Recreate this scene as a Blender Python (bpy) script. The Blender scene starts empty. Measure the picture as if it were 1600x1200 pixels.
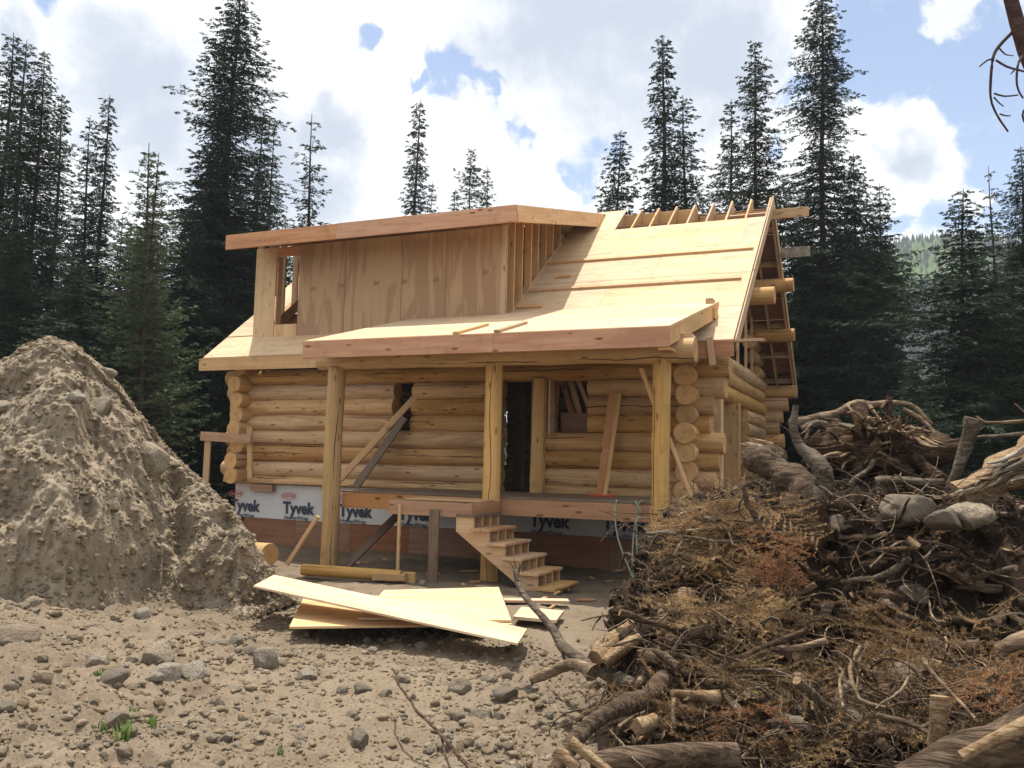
import bpy, math, random
import numpy as np
from mathutils import Vector, Matrix
S = bpy.context.scene
COL = S.collection
rnd = random.Random(7)

# ------------------------------------------------------------------ camera
CAM = (11.475, -13.476, 1.574); YAW, PITCH, ROLL, FPX = -0.413, 0.090, 0.023, 1360.2
fw = Vector((math.sin(YAW)*math.cos(PITCH), math.cos(YAW)*math.cos(PITCH), math.sin(PITCH)))
rt = Vector((math.cos(YAW), -math.sin(YAW), 0)); upv = rt.cross(fw)
cr = rt*math.cos(ROLL) + upv*math.sin(ROLL); cu = upv*math.cos(ROLL) - rt*math.sin(ROLL)
cam = bpy.data.cameras.new('camera'); cam.sensor_width = 36; cam.lens = FPX/1600*36
cam.clip_end = 4000; cam.clip_start = .05
co = bpy.data.objects.new('camera', cam); COL.objects.link(co)
Mc = Matrix((cr, cu, -fw)).transposed().to_4x4(); Mc.translation = CAM
co.matrix_world = Mc; S.camera = co

def ray(px, py):
    return fw + cr*((px-800)/FPX) - cu*((py-600)/FPX)
def at(px, py, D):                       # point on the ray of a photo pixel at horizontal distance D
    d = ray(px, py); return Vector(CAM) + d*(D/math.hypot(d.x, d.y))
def on_z(px, py, z=0.):
    d = ray(px, py); return Vector(CAM) + d*((z-CAM[2])/d.z)
def on_y(px, py, y):
    d = ray(px, py); return Vector(CAM) + d*((y-CAM[1])/d.y)

# ------------------------------------------------------------------ light, sky, exposure
SUN_TO = Vector((-.18, .25, 1)).normalized()
EL = math.asin(SUN_TO.z); AZ = math.atan2(SUN_TO.x, SUN_TO.y)
S.view_settings.view_transform = 'Standard'; S.view_settings.look = 'None'
S.view_settings.exposure = 0.46; S.view_settings.gamma = 1; S.view_settings.use_curve_mapping = False
S.cycles.use_denoising = True
S.cycles.max_bounces = 6; S.cycles.diffuse_bounces = 3; S.cycles.glossy_bounces = 2
S.cycles.transparent_max_bounces = 6; S.cycles.volume_bounces = 0
S.cycles.sample_clamp_indirect = 5

def nd(t, typ, props=None, **ins):
    n = t.nodes.new(typ)
    for k, v in (props or {}).items(): setattr(n, k, v)
    for k, v in ins.items():
        key = int(k[1:]) if k[0] == 'i' and k[1:].isdigit() else k.replace('_', ' ')
        s = n.inputs[key]
        if isinstance(v, bpy.types.NodeSocket): t.links.new(v, s)
        elif isinstance(v, bpy.types.Node): t.links.new(v.outputs[0], s)
        else: s.default_value = v
    return n
def math_(t, op, a, b=0., c=0., clamp=False):
    return nd(t, 'ShaderNodeMath', {'operation': op, 'use_clamp': clamp}, i0=a, i1=b, i2=c).outputs[0]
def vmath(t, op, a, b=(0, 0, 0)):
    return nd(t, 'ShaderNodeVectorMath', {'operation': op}, i0=a, i1=b)
def mixc(t, f, a, b, mode='MIX'):
    n = t.nodes.new('ShaderNodeMix'); n.data_type = 'RGBA'; n.blend_type = mode
    for s, v in ((n.inputs[0], f), (n.inputs[6], a), (n.inputs[7], b)):
        if isinstance(v, bpy.types.NodeSocket): t.links.new(v, s)
        else: s.default_value = v if not isinstance(v, tuple) or len(v) == 4 else (*v, 1)
    return n.outputs[2]
def smooth(t, v, a, b):
    return nd(t, 'ShaderNodeMapRange', {'interpolation_type': 'SMOOTHSTEP'}, Value=v, From_Min=a, From_Max=b).outputs[0]
def noise(t, vec, scale, detail=3., rough=.55, dist=0.):
    return nd(t, 'ShaderNodeTexNoise', None, Vector=vec, Scale=scale, Detail=detail, Roughness=rough, Distortion=dist).outputs[0]
def vscale(t, vec, s):
    return vmath(t, 'MULTIPLY', vec, s).outputs[0]

W = bpy.data.worlds.new('World'); S.world = W; W.use_nodes = True
t = W.node_tree; t.nodes.clear()
sky = nd(t, 'ShaderNodeTexSky', {'sky_type': 'NISHITA', 'sun_disc': False, 'sun_elevation': EL,
         'sun_rotation': AZ, 'altitude': 2800, 'air_density': 1.0, 'dust_density': .6, 'ozone_density': .6})
dirv = nd(t, 'ShaderNodeTexCoord').outputs['Generated']
def warp(v, sc, amt, det=4):
    w_ = nd(t, 'ShaderNodeTexNoise', None, Vector=v, Scale=sc, Detail=det, Roughness=.6).outputs['Color']
    return vmath(t, 'ADD', v, vmath(t, 'MULTIPLY', vmath(t, 'SUBTRACT', w_, (.5, .5, .5)).outputs[0], (amt, amt, amt)).outputs[0]).outputs[0]
wdir = warp(warp(dirv, 5., .16), 24., .05, 5)
nbig = noise(t, dirv, 3.4, 8, .6, .4); nfine = noise(t, dirv, 11.0, 8, .62, .3)
ndist = math_(t, 'ADD', math_(t, 'MULTIPLY', math_(t, 'SUBTRACT', nbig, .5), 2.0), math_(t, 'MULTIPLY', math_(t, 'SUBTRACT', nfine, .5), 3.0))
def blob(px, py, rp):
    c = ray(px, py).normalized(); d = nd(t, 'ShaderNodeVectorMath', {'operation': 'DISTANCE'}, i0=wdir, i1=c).outputs['Value']
    return math_(t, 'MULTIPLY_ADD', d, -1./(rp/FPX), 1.)
def mx(lst):
    o = lst[0]
    for a in lst[1:]: o = math_(t, 'MAXIMUM', o, a)
    return o
blue = mx([blob(*b) for b in [(1470, 60, 120), (1390, 110, 90), (1560, 240, 80), (1500, 190, 50), (1590, 120, 120), (1480, 330, 60), (1400, 345, 40),
      (93, 32, 30), (735, 125, 45), (700, 110, 28), (765, 150, 26), (780, 175, 16), (812, 235, 26), (660, 130, 14), (870, 300, 22), (893, 285, 45), (925, 262, 40), (1215, 65, 24), (1235, 130, 30), (1340, 30, 60), (585, 32, 25), (1560, 330, 60), (1215, 230, 30)]])
wide = math_(t, 'MULTIPLY', math_(t, 'SUBTRACT', noise(t, vmath(t, 'ADD', dirv, (3.1, .4, 1.7)).outputs[0], 1.6, 3), .62), 4.)
white = mx([blob(*b) for b in [(1385, 210, 105), (1450, 185, 60), (1350, 290, 60), (1500, 285, 28), (1540, 15, 45)]])
blue = math_(t, 'SUBTRACT', math_(t, 'MAXIMUM', blue, wide), math_(t, 'MULTIPLY', math_(t, 'MAXIMUM', white, 0.), 1.6))
blue = math_(t, 'MULTIPLY', blue, 1.35)
bfac = smooth(t, math_(t, 'ADD', blue, ndist), -.16, .60)
grey = mx([blob(*b) for b in [(960, 50, 260), (830, 90, 120), (1090, 90, 150), (200, 120, 130), (380, 250, 170), (520, 200, 70), (480, 300, 90), (1410, 240, 55), (240, 190, 120), (30, 110, 60)]])
gfac = smooth(t, math_(t, 'ADD', grey, math_(t, 'MULTIPLY', ndist, .5)), -.1, .8)
gfac = math_(t, 'MAXIMUM', gfac, math_(t, 'MULTIPLY', smooth(t, nbig, .5, .72), .5))
cloudc = mixc(t, gfac, (.86, .86, .86), (.42, .47, .57))
bg1 = nd(t, 'ShaderNodeBackground', None, Color=mixc(t, .05, sky.outputs[0], (3.6, 4.6, 5.4)), Strength=.145)
bg2 = nd(t, 'ShaderNodeBackground', None, Color=cloudc, Strength=1.0)
mixs = nd(t, 'ShaderNodeMixShader', None, i0=math_(t, 'MULTIPLY', bfac, .93), i1=bg2, i2=bg1)
nd(t, 'ShaderNodeOutputWorld', None, Surface=mixs)
W.cycles.sampling_method = 'MANUAL'; W.cycles.sample_map_resolution = 512

sl = bpy.data.lights.new('sun', 'SUN'); sl.energy = 5.0; sl.angle = math.radians(.6); sl.color = (1, .93, .82)
so = bpy.data.objects.new('sun', sl); COL.objects.link(so)
so.rotation_euler = SUN_TO.to_track_quat('Z', 'Y').to_euler(); so.location = (0, 0, 30)

# ------------------------------------------------------------------ materials
def newmat(name):
    m = bpy.data.materials.new(name); m.use_nodes = True; m.node_tree.nodes.clear(); return m, m.node_tree
def finish(m, t, col, rough=.8, bump=None, bs=.3, bd=.02, spec=.25, extra=None):
    p = nd(t, 'ShaderNodeBsdfPrincipled', None, Base_Color=col if isinstance(col, bpy.types.NodeSocket) else (*col, 1), Roughness=rough)
    p.inputs['Specular IOR Level'].default_value = spec
    if bump is not None:
        b = nd(t, 'ShaderNodeBump', None, Height=bump, Strength=bs, Distance=bd); t.links.new(b.outputs[0], p.inputs['Normal'])
    out = p.outputs[0]
    if extra: out = extra(out)
    nd(t, 'ShaderNodeOutputMaterial', None, Surface=out); return m
def ocoord(t):
    oc = nd(t, 'ShaderNodeTexCoord').outputs['Object']; r = nd(t, 'ShaderNodeObjectInfo').outputs['Random']
    off = nd(t, 'ShaderNodeCombineXYZ', None, X=math_(t, 'MULTIPLY', r, 37.), Y=math_(t, 'MULTIPLY', r, 91.), Z=math_(t, 'MULTIPLY', r, 53.)).outputs[0]
    return vmath(t, 'ADD', oc, off).outputs[0], r, oc
def wood(name, c1, c2, c3, red=.5, crack=0., knots=.5, rough=.72, var=.16, streak=(.5, 16, 16)):
    m, t = newmat(name); v, r, oc = ocoord(t)
    g = noise(t, vscale(t, v, streak), 2.2, 5, .6, .6)
    col = mixc(t, smooth(t, g, .3, .7), c1, c2)
    b = noise(t, vscale(t, v, (.35, 2.6, 2.6)), 1.6, 3, .5, 1.0)
    col = mixc(t, math_(t, 'MULTIPLY', smooth(t, b, .5, .64), red), col, c3)
    k = nd(t, 'ShaderNodeTexVoronoi', None, Vector=vscale(t, v, (2.6, 8, 8)), Scale=1.0).outputs['Distance']
    kf = math_(t, 'MULTIPLY', math_(t, 'SUBTRACT', 1., smooth(t, k, .09, .2)), knots)
    col = mixc(t, kf, col, (c1[0]*.35, c1[1]*.25, c1[2]*.2))
    h = g
    if crack:
        sx_ = nd(t, 'ShaderNodeSeparateXYZ', None, Vector=oc); ang = math_(t, 'ARCTAN2', sx_.outputs[1], sx_.outputs[2])
        wv_ = nd(t, 'ShaderNodeCombineXYZ', None, X=math_(t, 'MULTIPLY_ADD', sx_.outputs[0], 1.1, math_(t, 'MULTIPLY', r, 60.))).outputs[0]
        wob_ = math_(t, 'MULTIPLY', math_(t, 'SUBTRACT', noise(t, wv_, 1., 3, .6), .5), .55)
        fr = math_(t, 'FRACT', math_(t, 'ADD', math_(t, 'MULTIPLY_ADD', ang, 1/2.094, wob_), math_(t, 'MULTIPLY_ADD', r, 9.7, 4.)))
        cd = math_(t, 'ABSOLUTE', math_(t, 'SUBTRACT', fr, .5))
        wid = math_(t, 'MULTIPLY', smooth(t, noise(t, vmath(t, 'ADD', wv_, (0, 7.7, 0)).outputs[0], .55, 2), .43, .56), .030*crack)
        cf = math_(t, 'MULTIPLY', smooth(t, math_(t, 'DIVIDE', math_(t, 'SUBTRACT', wid, cd), .010), 0., 1.), .95)
        col = mixc(t, cf, col, (.03, .018, .01)); h = math_(t, 'SUBTRACT', g, math_(t, 'MULTIPLY', cf, 3.))
    grime = noise(t, v, 3.5, 4, .6)
    col = mixc(t, math_(t, 'MULTIPLY', smooth(t, grime, .52, .75), .35), col, (c1[0]*.5, c1[1]*.47, c1[2]*.45))
    hv = nd(t, 'ShaderNodeHueSaturation', None, Color=col, Value=math_(t, 'MULTIPLY_ADD', r, 2*var, 1-var), Saturation=math_(t, 'MULTIPLY_ADD', math_(t, 'FRACT', math_(t, 'MULTIPLY', r, 17.)), .3, .85))
    return finish(m, t, hv.outputs[0], rough, h, .35, .006)
LOGW = wood('peeled_log', (.44, .262, .112), (.60, .385, .185), (.35, .18, .07), .6, 1., .8)
POSTW = wood('peeled_post', (.46, .29, .125), (.59, .385, .18), (.40, .225, .09), .4, 1., .7)
LUMB = wood('lumber', (.50, .31, .155), (.60, .40, .22), (.46, .25, .12), .5, 0, .7)
FASC = wood('reddish_fascia_lumber', (.47, .235, .125), (.58, .32, .18), (.40, .17, .09), .5, 0, .9, streak=(.5, 7, 7))
RIMW = wood('rim_lumber', (.38, .20, .10), (.48, .27, .14), (.30, .14, .07), .5, 0, .9, streak=(.5, 7, 7))
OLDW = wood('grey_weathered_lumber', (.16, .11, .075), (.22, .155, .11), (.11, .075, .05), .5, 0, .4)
PLYL = wood('pale_plywood', (.60, .42, .245), (.68, .505, .31), (.57, .355, .21), .75, 0, .35, var=.11, streak=(.35, 7, 7))
PLYR = wood('reddish_plywood', (.25, .125, .07), (.32, .165, .095), (.20, .09, .048), .5, 0, .3, var=.1, streak=(.35, 5, 5))
def dormerply():
    m, t = newmat('stained_plywood'); v, r, oc = ocoord(t)
    b = noise(t, vscale(t, v, (.32, 2.0, 2.0)), 1.7, 4, .5, .8)
    g = noise(t, vscale(t, v, (.5, 14, 14)), 2.0, 5, .6)
    ran = math_(t, 'MULTIPLY', math_(t, 'SUBTRACT', math_(t, 'FRACT', math_(t, 'MULTIPLY', r, 7.)), .5), .12)
    col = mixc(t, smooth(t, math_(t, 'ADD', b, ran), .46, .52), (.38, .235, .138), (.48, .32, .185))
    col = mixc(t, math_(t, 'MULTIPLY', smooth(t, g, .4, .75), .5), col, (.36, .22, .135))
    sp = nd(t, 'ShaderNodeTexVoronoi', None, Vector=vscale(t, v, (9, 26, 26)), Scale=1.).outputs['Distance']
    col = mixc(t, math_(t, 'MULTIPLY', math_(t, 'SUBTRACT', 1., smooth(t, sp, .08, .2)), .45), col, (.17, .09, .05))
    return finish(m, t, col, .8, g, .2, .004)
PLYD = dormerply()
def endgrain():
    m, t = newmat('log_end_grain'); v, r, oc = ocoord(t)
    d = vmath(t, 'LENGTH', vmath(t, 'MULTIPLY', vmath(t, 'ADD', oc, (0, .012, -.01)).outputs[0], (0, 1, 1)).outputs[0]).outputs['Value']
    dn = math_(t, 'ADD', d, math_(t, 'MULTIPLY', noise(t, v, 14, 2), .02))
    w = math_(t, 'SINE', math_(t, 'MULTIPLY', dn, 520.))
    col = mixc(t, math_(t, 'MULTIPLY_ADD', w, .25, .35), (.58, .36, .16), (.44, .24, .09))
    col = mixc(t, math_(t, 'MULTIPLY', math_(t, 'SUBTRACT', 1., smooth(t, dn, .02, .075)), .45), col, (.36, .17, .06))
    col = mixc(t, math_(t, 'MULTIPLY', smooth(t, noise(t, v, 9, 3), .45, .7), .5), col, (.30, .19, .09))
    hv = nd(t, 'ShaderNodeHueSaturation', None, Color=col, Value=math_(t, 'MULTIPLY_ADD', r, .4, .8))
    return finish(m, t, hv.outputs[0], .85, w, .1, .002)
ENDG = endgrain()
def plain(name, c, rough=.8, var=0., nz=0., ns=8., bs=.3, bd=.01, spec=.25):
    m, t = newmat(name); v, r, oc = ocoord(t)
    n = noise(t, v, ns, 5, .6)
    col = mixc(t, math_(t, 'MULTIPLY', smooth(t, n, .3, .7), nz), c, tuple(x*.45 for x in c))
    if var: col = nd(t, 'ShaderNodeHueSaturation', None, Color=col, Value=math_(t, 'MULTIPLY_ADD', r, 2*var, 1-var)).outputs[0]
    return finish(m, t, col, rough, n, bs, bd, spec)
WRAP = plain('house_wrap', (.62, .62, .62), .55, 0, .25, 1.4, .3, .02)
INK = plain('printed_ink', (.045, .055, .09), .6)
REDINK = plain('printed_red_ink', (.55, .13, .12), .6)
HOSE = plain('green_hose', (.30, .36, .28), .5)
REDP = plain('red_paint', (.6, .07, .03), .5)
STAMP = plain('faded_stamp_ink', (.19, .12, .08), .8)
def soil(name, c1, c2, c3, sc=1.):
    m, t = newmat(name); v = nd(t, 'ShaderNodeTexCoord').outputs['Object']
    n1 = noise(t, v, 1.1*sc, 5, .6); n2 = noise(t, v, 9*sc, 6, .65); n3 = noise(t, v, 60*sc, 4, .7)
    col = mixc(t, smooth(t, n1, .35, .68), c1, c2)
    col = mixc(t, math_(t, 'MULTIPLY', smooth(t, n2, .42, .7), .75), col, c3)
    col = mixc(t, math_(t, 'MULTIPLY', smooth(t, n3, .45, .62), .4), col, tuple(min(1, x*1.35) for x in c1))
    h = math_(t, 'ADD', math_(t, 'MULTIPLY', n2, .8), math_(t, 'MULTIPLY', n3, .35))
    return finish(m, t, col, .95, h, .8, .03, .1)
DIRT = soil('dry_dirt', (.30, .245, .18), (.275, .205, .13), (.20, .145, .09))
PILEM = soil('excavated_dirt', (.31, .255, .185), (.245, .196, .14), (.165, .13, .09), 1.3)
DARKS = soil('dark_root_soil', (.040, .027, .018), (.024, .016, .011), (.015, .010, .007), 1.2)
FORESTF = soil('forest_floor', (.06, .05, .03), (.04, .035, .02), (.03, .02, .012))
def groundmat():
    m, t = newmat('site_ground'); v = nd(t, 'ShaderNodeTexCoord').outputs['Object']
    n1 = noise(t, v, .55, 5, .6); n2 = noise(t, v, 7, 6, .65); n3 = noise(t, v, 55, 4, .7)
    col = mixc(t, smooth(t, n1, .35, .68), (.20, .157, .112), (.142, .11, .078))
    col = mixc(t, math_(t, 'MULTIPLY', smooth(t, n2, .45, .7), .6), col, (.135, .10, .066))
    col = mixc(t, math_(t, 'MULTIPLY', smooth(t, n3, .45, .62), .35), col, (.28, .23, .165))
    col = mixc(t, math_(t, 'MULTIPLY', smooth(t, noise(t, v, 1.9, 5, .62), .55, .66), .6), col, (.115, .083, .055))
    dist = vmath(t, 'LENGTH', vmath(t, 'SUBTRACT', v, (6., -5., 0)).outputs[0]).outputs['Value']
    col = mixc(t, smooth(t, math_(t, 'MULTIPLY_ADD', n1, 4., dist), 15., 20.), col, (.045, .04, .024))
    h = math_(t, 'ADD', math_(t, 'MULTIPLY', n2, .8), math_(t, 'MULTIPLY', n3, .35))
    return finish(m, t, col, .95, h, .7, .025, .1)
GROUND = groundmat()
def rockmat(name, cols):
    m, t = newmat(name); v, r, oc = ocoord(t)
    cr_ = nd(t, 'ShaderNodeValToRGB', None, Fac=r); e = cr_.color_ramp.elements
    e[0].color = (*cols[0], 1); e[1].color = (*cols[-1], 1)
    for i, c in enumerate(cols[1:-1]): e.new((i+1)/(len(cols)-1)).color = (*c, 1)
    n = noise(t, v, 9, 6, .65); n2 = noise(t, v, 45, 4, .7)
    col = mixc(t, math_(t, 'MULTIPLY', smooth(t, n, .38, .6), .8), cr_.outputs[0], (.15, .115, .08))
    col = mixc(t, math_(t, 'MULTIPLY', smooth(t, n2, .5, .65), .3), col, (.36, .31, .25))
    return finish(m, t, col, .85, math_(t, 'ADD', n, math_(t, 'MULTIPLY', n2, .3)), .9, .02, .2)
def clodmat():
    m, t = newmat('soil_clod'); isl = nd(t, 'ShaderNodeNewGeometry').outputs['Random Per Island']; v = nd(t, 'ShaderNodeTexCoord').outputs['Object']
    cr_ = nd(t, 'ShaderNodeValToRGB', None, Fac=isl); e = cr_.color_ramp.elements; e[0].color = (.15, .112, .072, 1); e[1].color = (.33, .275, .205, 1)
    for p_, c in ((.35, (.22, .172, .115)), (.6, (.27, .215, .148)), (.8, (.21, .18, .14)), (.93, (.25, .20, .14))): e.new(p_).color = (*c, 1)
    n = noise(t, v, 38, 5, .65)
    return finish(m, t, mixc(t, math_(t, 'MULTIPLY', smooth(t, n, .35, .65), .5), cr_.outputs[0], (.14, .105, .07)), .95, n, .8, .015, .1)
CLOD = clodmat()
ROCK = rockmat('field_stone', [(.30, .25, .18), (.34, .29, .22), (.27, .235, .185), (.36, .30, .215), (.28, .22, .155)])
BOULD = rockmat('grey_boulder_stone', [(.19, .165, .13), (.24, .21, .165)])
MUDR = rockmat('muddy_stone', [(.12, .10, .078), (.17, .14, .105), (.14, .115, .09)])
PALER = rockmat('pale_stone', [(.33, .295, .24), (.40, .36, .30)])
def barkmat(name, c1, c2, c3, sx=(1, 9, 9)):
    m, t = newmat(name); v, r, oc = ocoord(t)
    g = noise(t, vscale(t, v, sx), 3.2, 6, .65, .5); n = noise(t, v, 5, 4, .6)
    col = mixc(t, smooth(t, g, .38, .62), c1, c2)
    col = mixc(t, math_(t, 'MULTIPLY', smooth(t, n, .45, .68), .7), col, c3)
    return finish(m, t, col, .9, g, 1., .03, .1)
BARK = barkmat('grey_brown_bark', (.045, .03, .02), (.16, .115, .08), (.085, .055, .035), (1.5, 12, 12))
GREYW = barkmat('weathered_grey_wood', (.09, .07, .052), (.22, .18, .135), (.065, .045, .03), (1, 14, 14))
SPLIT = barkmat('splintered_wood', (.27, .165, .085), (.47, .35, .22), (.15, .085, .045), (1, 22, 22))
ROOTM = barkmat('root_bark', (.045, .028, .018), (.15, .095, .058), (.035, .022, .014), (1, 14, 14))
TWIG = barkmat('dead_twig', (.13, .09, .058), (.32, .235, .155), (.07, .045, .028))
TRUNK = barkmat('spruce_bark', (.045, .035, .028), (.10, .08, .065), (.06, .045, .035))
REDTW = barkmat('reddish_branch_bark', (.07, .042, .036), (.12, .07, .06), (.05, .03, .026))
def leafmat(name, c1, c2, tr=.25, rough=.7, ns=1.3, wt=.5):
    m, t = newmat(name); v, r, oc = ocoord(t)
    n = noise(t, v, ns, 4, .6)
    isl = nd(t, 'ShaderNodeNewGeometry').outputs['Random Per Island']
    f = math_(t, 'ADD', math_(t, 'MULTIPLY', smooth(t, n, .38, .62), wt), math_(t, 'MULTIPLY', isl, 1-wt))
    col = mixc(t, f, c1, c2)
    hv = nd(t, 'ShaderNodeHueSaturation', None, Color=col, Value=math_(t, 'MULTIPLY_ADD', r, .35, .82)).outputs[0]
    def ex(o):
        tl = nd(t, 'ShaderNodeBsdfTranslucent', None, Color=hv)
        return nd(t, 'ShaderNodeMixShader', None, i0=tr, i1=o, i2=tl).outputs[0]
    return finish(m, t, hv, rough, None, extra=ex, spec=.2)
NEEDLE = leafmat('spruce_needles', (.017, .032, .018), (.045, .072, .038))
NEEDLEY = leafmat('young_spruce_needles', (.045, .065, .030), (.095, .125, .06))
DEADN = leafmat('dead_brown_needles', (.035, .020, .011), (.46, .31, .155), .2, ns=4.0, wt=.75)
ORANGEN = leafmat('rust_orange_needles', (.20, .085, .04), (.36, .18, .085), .2)
FARN = leafmat('far_needles', (.03, .045, .026), (.05, .068, .035), .1)
GRASS = leafmat('grass_blades', (.10, .16, .045), (.17, .25, .07), .35)
BOUGH = leafmat('tan_dead_bough_needles', (.15, .085, .04), (.44, .29, .15), .25, ns=2.5, wt=.5)

# ------------------------------------------------------------------ helpers
def _h(i, j, k, s):
    n = (i*374761393 + j*668265263 + k*2147483647 + s*1274126177) & 0xffffffff
    n = ((n ^ (n >> 13))*1274126177) & 0xffffffff
    return ((n ^ (n >> 16)) & 0xffff)/65535.*2-1
def vnoise(P, s=0):
    P = np.asarray(P, float); F = np.floor(P).astype(np.int64); f = P-F; f = f*f*(3-2*f)
    i, j, k = F[..., 0], F[..., 1], F[..., 2]; x, y, z = f[..., 0], f[..., 1], f[..., 2]
    o = 0
    for a in (0, 1):
        for b in (0, 1):
            for c in (0, 1):
                o = o + _h(i+a, j+b, k+c, s)*(x if a else 1-x)*(y if b else 1-y)*(z if c else 1-z)
    return o
def fbm(P, oct=4, s=0, g=.5, ridged=False):
    P = np.asarray(P, float); o = 0; a = 1.
    for q in range(oct):
        n = vnoise(P*2.03**q + 17.3*q, s+q)
        o = o + a*((1-2*abs(n)) if ridged else n); a *= g
    return o
def sm(x, a, b):
    x = np.clip((x-a)/(b-a), 0, 1); return x*x*(3-2*x)

def mesh_np(name, V, F, mats, smooth_=True, mi=None):
    V = np.asarray(V, np.float32); F = np.asarray(F, np.int32); k = F.shape[1]
    me = bpy.data.meshes.new(name); me.vertices.add(len(V)); me.vertices.foreach_set('co', V.ravel())
    me.loops.add(F.size); me.loops.foreach_set('vertex_index', F.ravel())
    me.polygons.add(len(F)); me.polygons.foreach_set('loop_start', np.arange(0, F.size, k, dtype=np.int32))
    me.polygons.foreach_set('use_smooth', np.full(len(F), smooth_))
    if mi is not None: me.polygons.foreach_set('material_index', np.asarray(mi, np.int32))
    for m in mats: me.materials.append(m)
    me.update(calc_edges=True); me.validate(); return me
def mesh_py(name, V, F, mats, smooth_=False, mi=None):
    me = bpy.data.meshes.new(name); me.from_pydata([tuple(v) for v in V], [], F)
    for m in mats: me.materials.append(m)
    if smooth_ is True: me.polygons.foreach_set('use_smooth', [True]*len(F))
    elif smooth_: me.polygons.foreach_set('use_smooth', smooth_)
    if mi: me.polygons.foreach_set('material_index', mi)
    me.update(); return me
def link(name, data, parent=None, loc=(0, 0, 0), mat=None):
    o = bpy.data.objects.new(name, data); COL.objects.link(o)
    w = mat.copy() if mat is not None else Matrix.Translation(Vector(loc))
    if parent is not None:
        o.parent = parent
        if parent.parent is None: w = parent.matrix_basis.inverted() @ w
    o.matrix_basis = w
    return o
def tag(o, label, cat, group=None, kind=None):
    if label: o['label'] = label
    if cat: o['category'] = cat
    if group: o['group'] = group
    if kind: o['kind'] = kind
    return o
def thing(name, label, cat, loc=(0, 0, 0), group=None):
    o = bpy.data.objects.new(name, None); COL.objects.link(o); o.location = loc; o.empty_display_size = .2
    return tag(o, label, cat, group)
def basis(a, b, up=(0, 0, 1)):
    x = (Vector(b)-Vector(a)).normalized(); u = Vector(up)
    if abs(x.dot(u)) > .999: u = Vector((0, 1, 0))
    y = u.cross(x).normalized(); z = x.cross(y)
    m = Matrix((x, y, z)).transposed().to_4x4(); m.translation = Vector(a); return m
BF = [(0, 3, 2, 1), (4, 5, 6, 7), (0, 1, 5, 4), (1, 2, 6, 5), (2, 3, 7, 6), (3, 0, 4, 7)]
_bc = {}
def board(name, a, b, w, h, mat, parent=None, up=(0, 0, 1)):
    """box from a to b; w across, h along up; a and b lie on its centre line"""
    L = (Vector(b)-Vector(a)).length; key = (round(L, 3), round(w, 3), round(h, 3), mat.name)
    if key not in _bc:
        c = min(.003, w*.2, h*.2); V = []; F = []
        prof = [(-w/2+c, -h/2), (w/2-c, -h/2), (w/2, -h/2+c), (w/2, h/2-c), (w/2-c, h/2), (-w/2+c, h/2), (-w/2, h/2-c), (-w/2, -h/2+c)]
        for x in (0, L): V += [(x, y, z) for y, z in prof]
        F = [tuple(range(7, -1, -1)), tuple(range(8, 16))] + [(i, (i+1) % 8, 8+(i+1) % 8, 8+i) for i in range(8)]
        _bc[key] = mesh_py(name, V, F, [mat])
    return link(name, _bc[key], parent, mat=basis(a, b, up))
def box(name, x0, x1, y0, y1, z0, z1, mat, parent=None, along='x'):
    if along == 'x': return board(name, (x0, (y0+y1)/2, (z0+z1)/2), (x1, (y0+y1)/2, (z0+z1)/2), y1-y0, z1-z0, mat, parent)
    if along == 'y': return board(name, ((x0+x1)/2, y0, (z0+z1)/2), ((x0+x1)/2, y1, (z0+z1)/2), x1-x0, z1-z0, mat, parent)
    return board(name, ((x0+x1)/2, (y0+y1)/2, z0), ((x0+x1)/2, (y0+y1)/2, z1), x1-x0, y1-y0, mat, parent, up=(0, 1, 0))
def log(name, a, b, r, parent=None, mat=LOGW, r2=None, seed=None, wob=.012, flat=False, endm=ENDG, bow=.015):
    L = (Vector(b)-Vector(a)).length; r2 = r if r2 is None else r2; ns = 22; nx = max(4, int(L/.22))
    s = rnd.randrange(9999) if seed is None else seed
    xs = np.linspace(0, L, nx+1); an = np.linspace(0, 2*math.pi, ns, endpoint=False)
    X, A = np.meshgrid(xs, an, indexing='ij')
    n = fbm(np.stack([X*1.6, np.cos(A)*1.1, np.sin(A)*1.1], -1), 3, s)
    R = (r+(r2-r)*X/L)*(1 + n*wob/r*1.0)
    edge = np.minimum(X, L-X); R = R*np.where(edge < 1e-6, .965, 1)
    cy = bow*vnoise(np.stack([X*.5, X*0, X*0], -1), s+5); cz = .5*bow*vnoise(np.stack([X*.5, X*0+3, X*0], -1), s+9)
    Yv = np.cos(A)*R+cy; Zv = np.sin(A)*R+cz
    if flat: Zv = np.maximum(Zv, 0)
    X2 = X.copy(); X2[1] = np.minimum(X2[1], .012) if nx > 2 else X2[1]; X2[-2] = np.maximum(X2[-2], L-.012)
    V = np.stack([X2, Yv, Zv], -1).reshape(-1, 3); F = []
    for i in range(nx):
        for j in range(ns): F.append((i*ns+j, i*ns+(j+1) % ns, (i+1)*ns+(j+1) % ns, (i+1)*ns+j))
    V = list(map(tuple, V)); nV = len(V); cap0 = [V[j] for j in range(ns)]; cap1 = [V[nx*ns+j] for j in range(ns)]
    V += cap0+cap1; k = len(F)
    F.append(tuple(nV+ns-1-j for j in range(ns))); F.append(tuple(nV+ns+j for j in range(ns)))
    F = [tuple(reversed(f)) for f in F]
    me = mesh_py(name, V, F, [mat, endm], [True]*k+[False, False], [0]*k+[1, 1])
    return link(name, me, parent, mat=basis(a, b))
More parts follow.
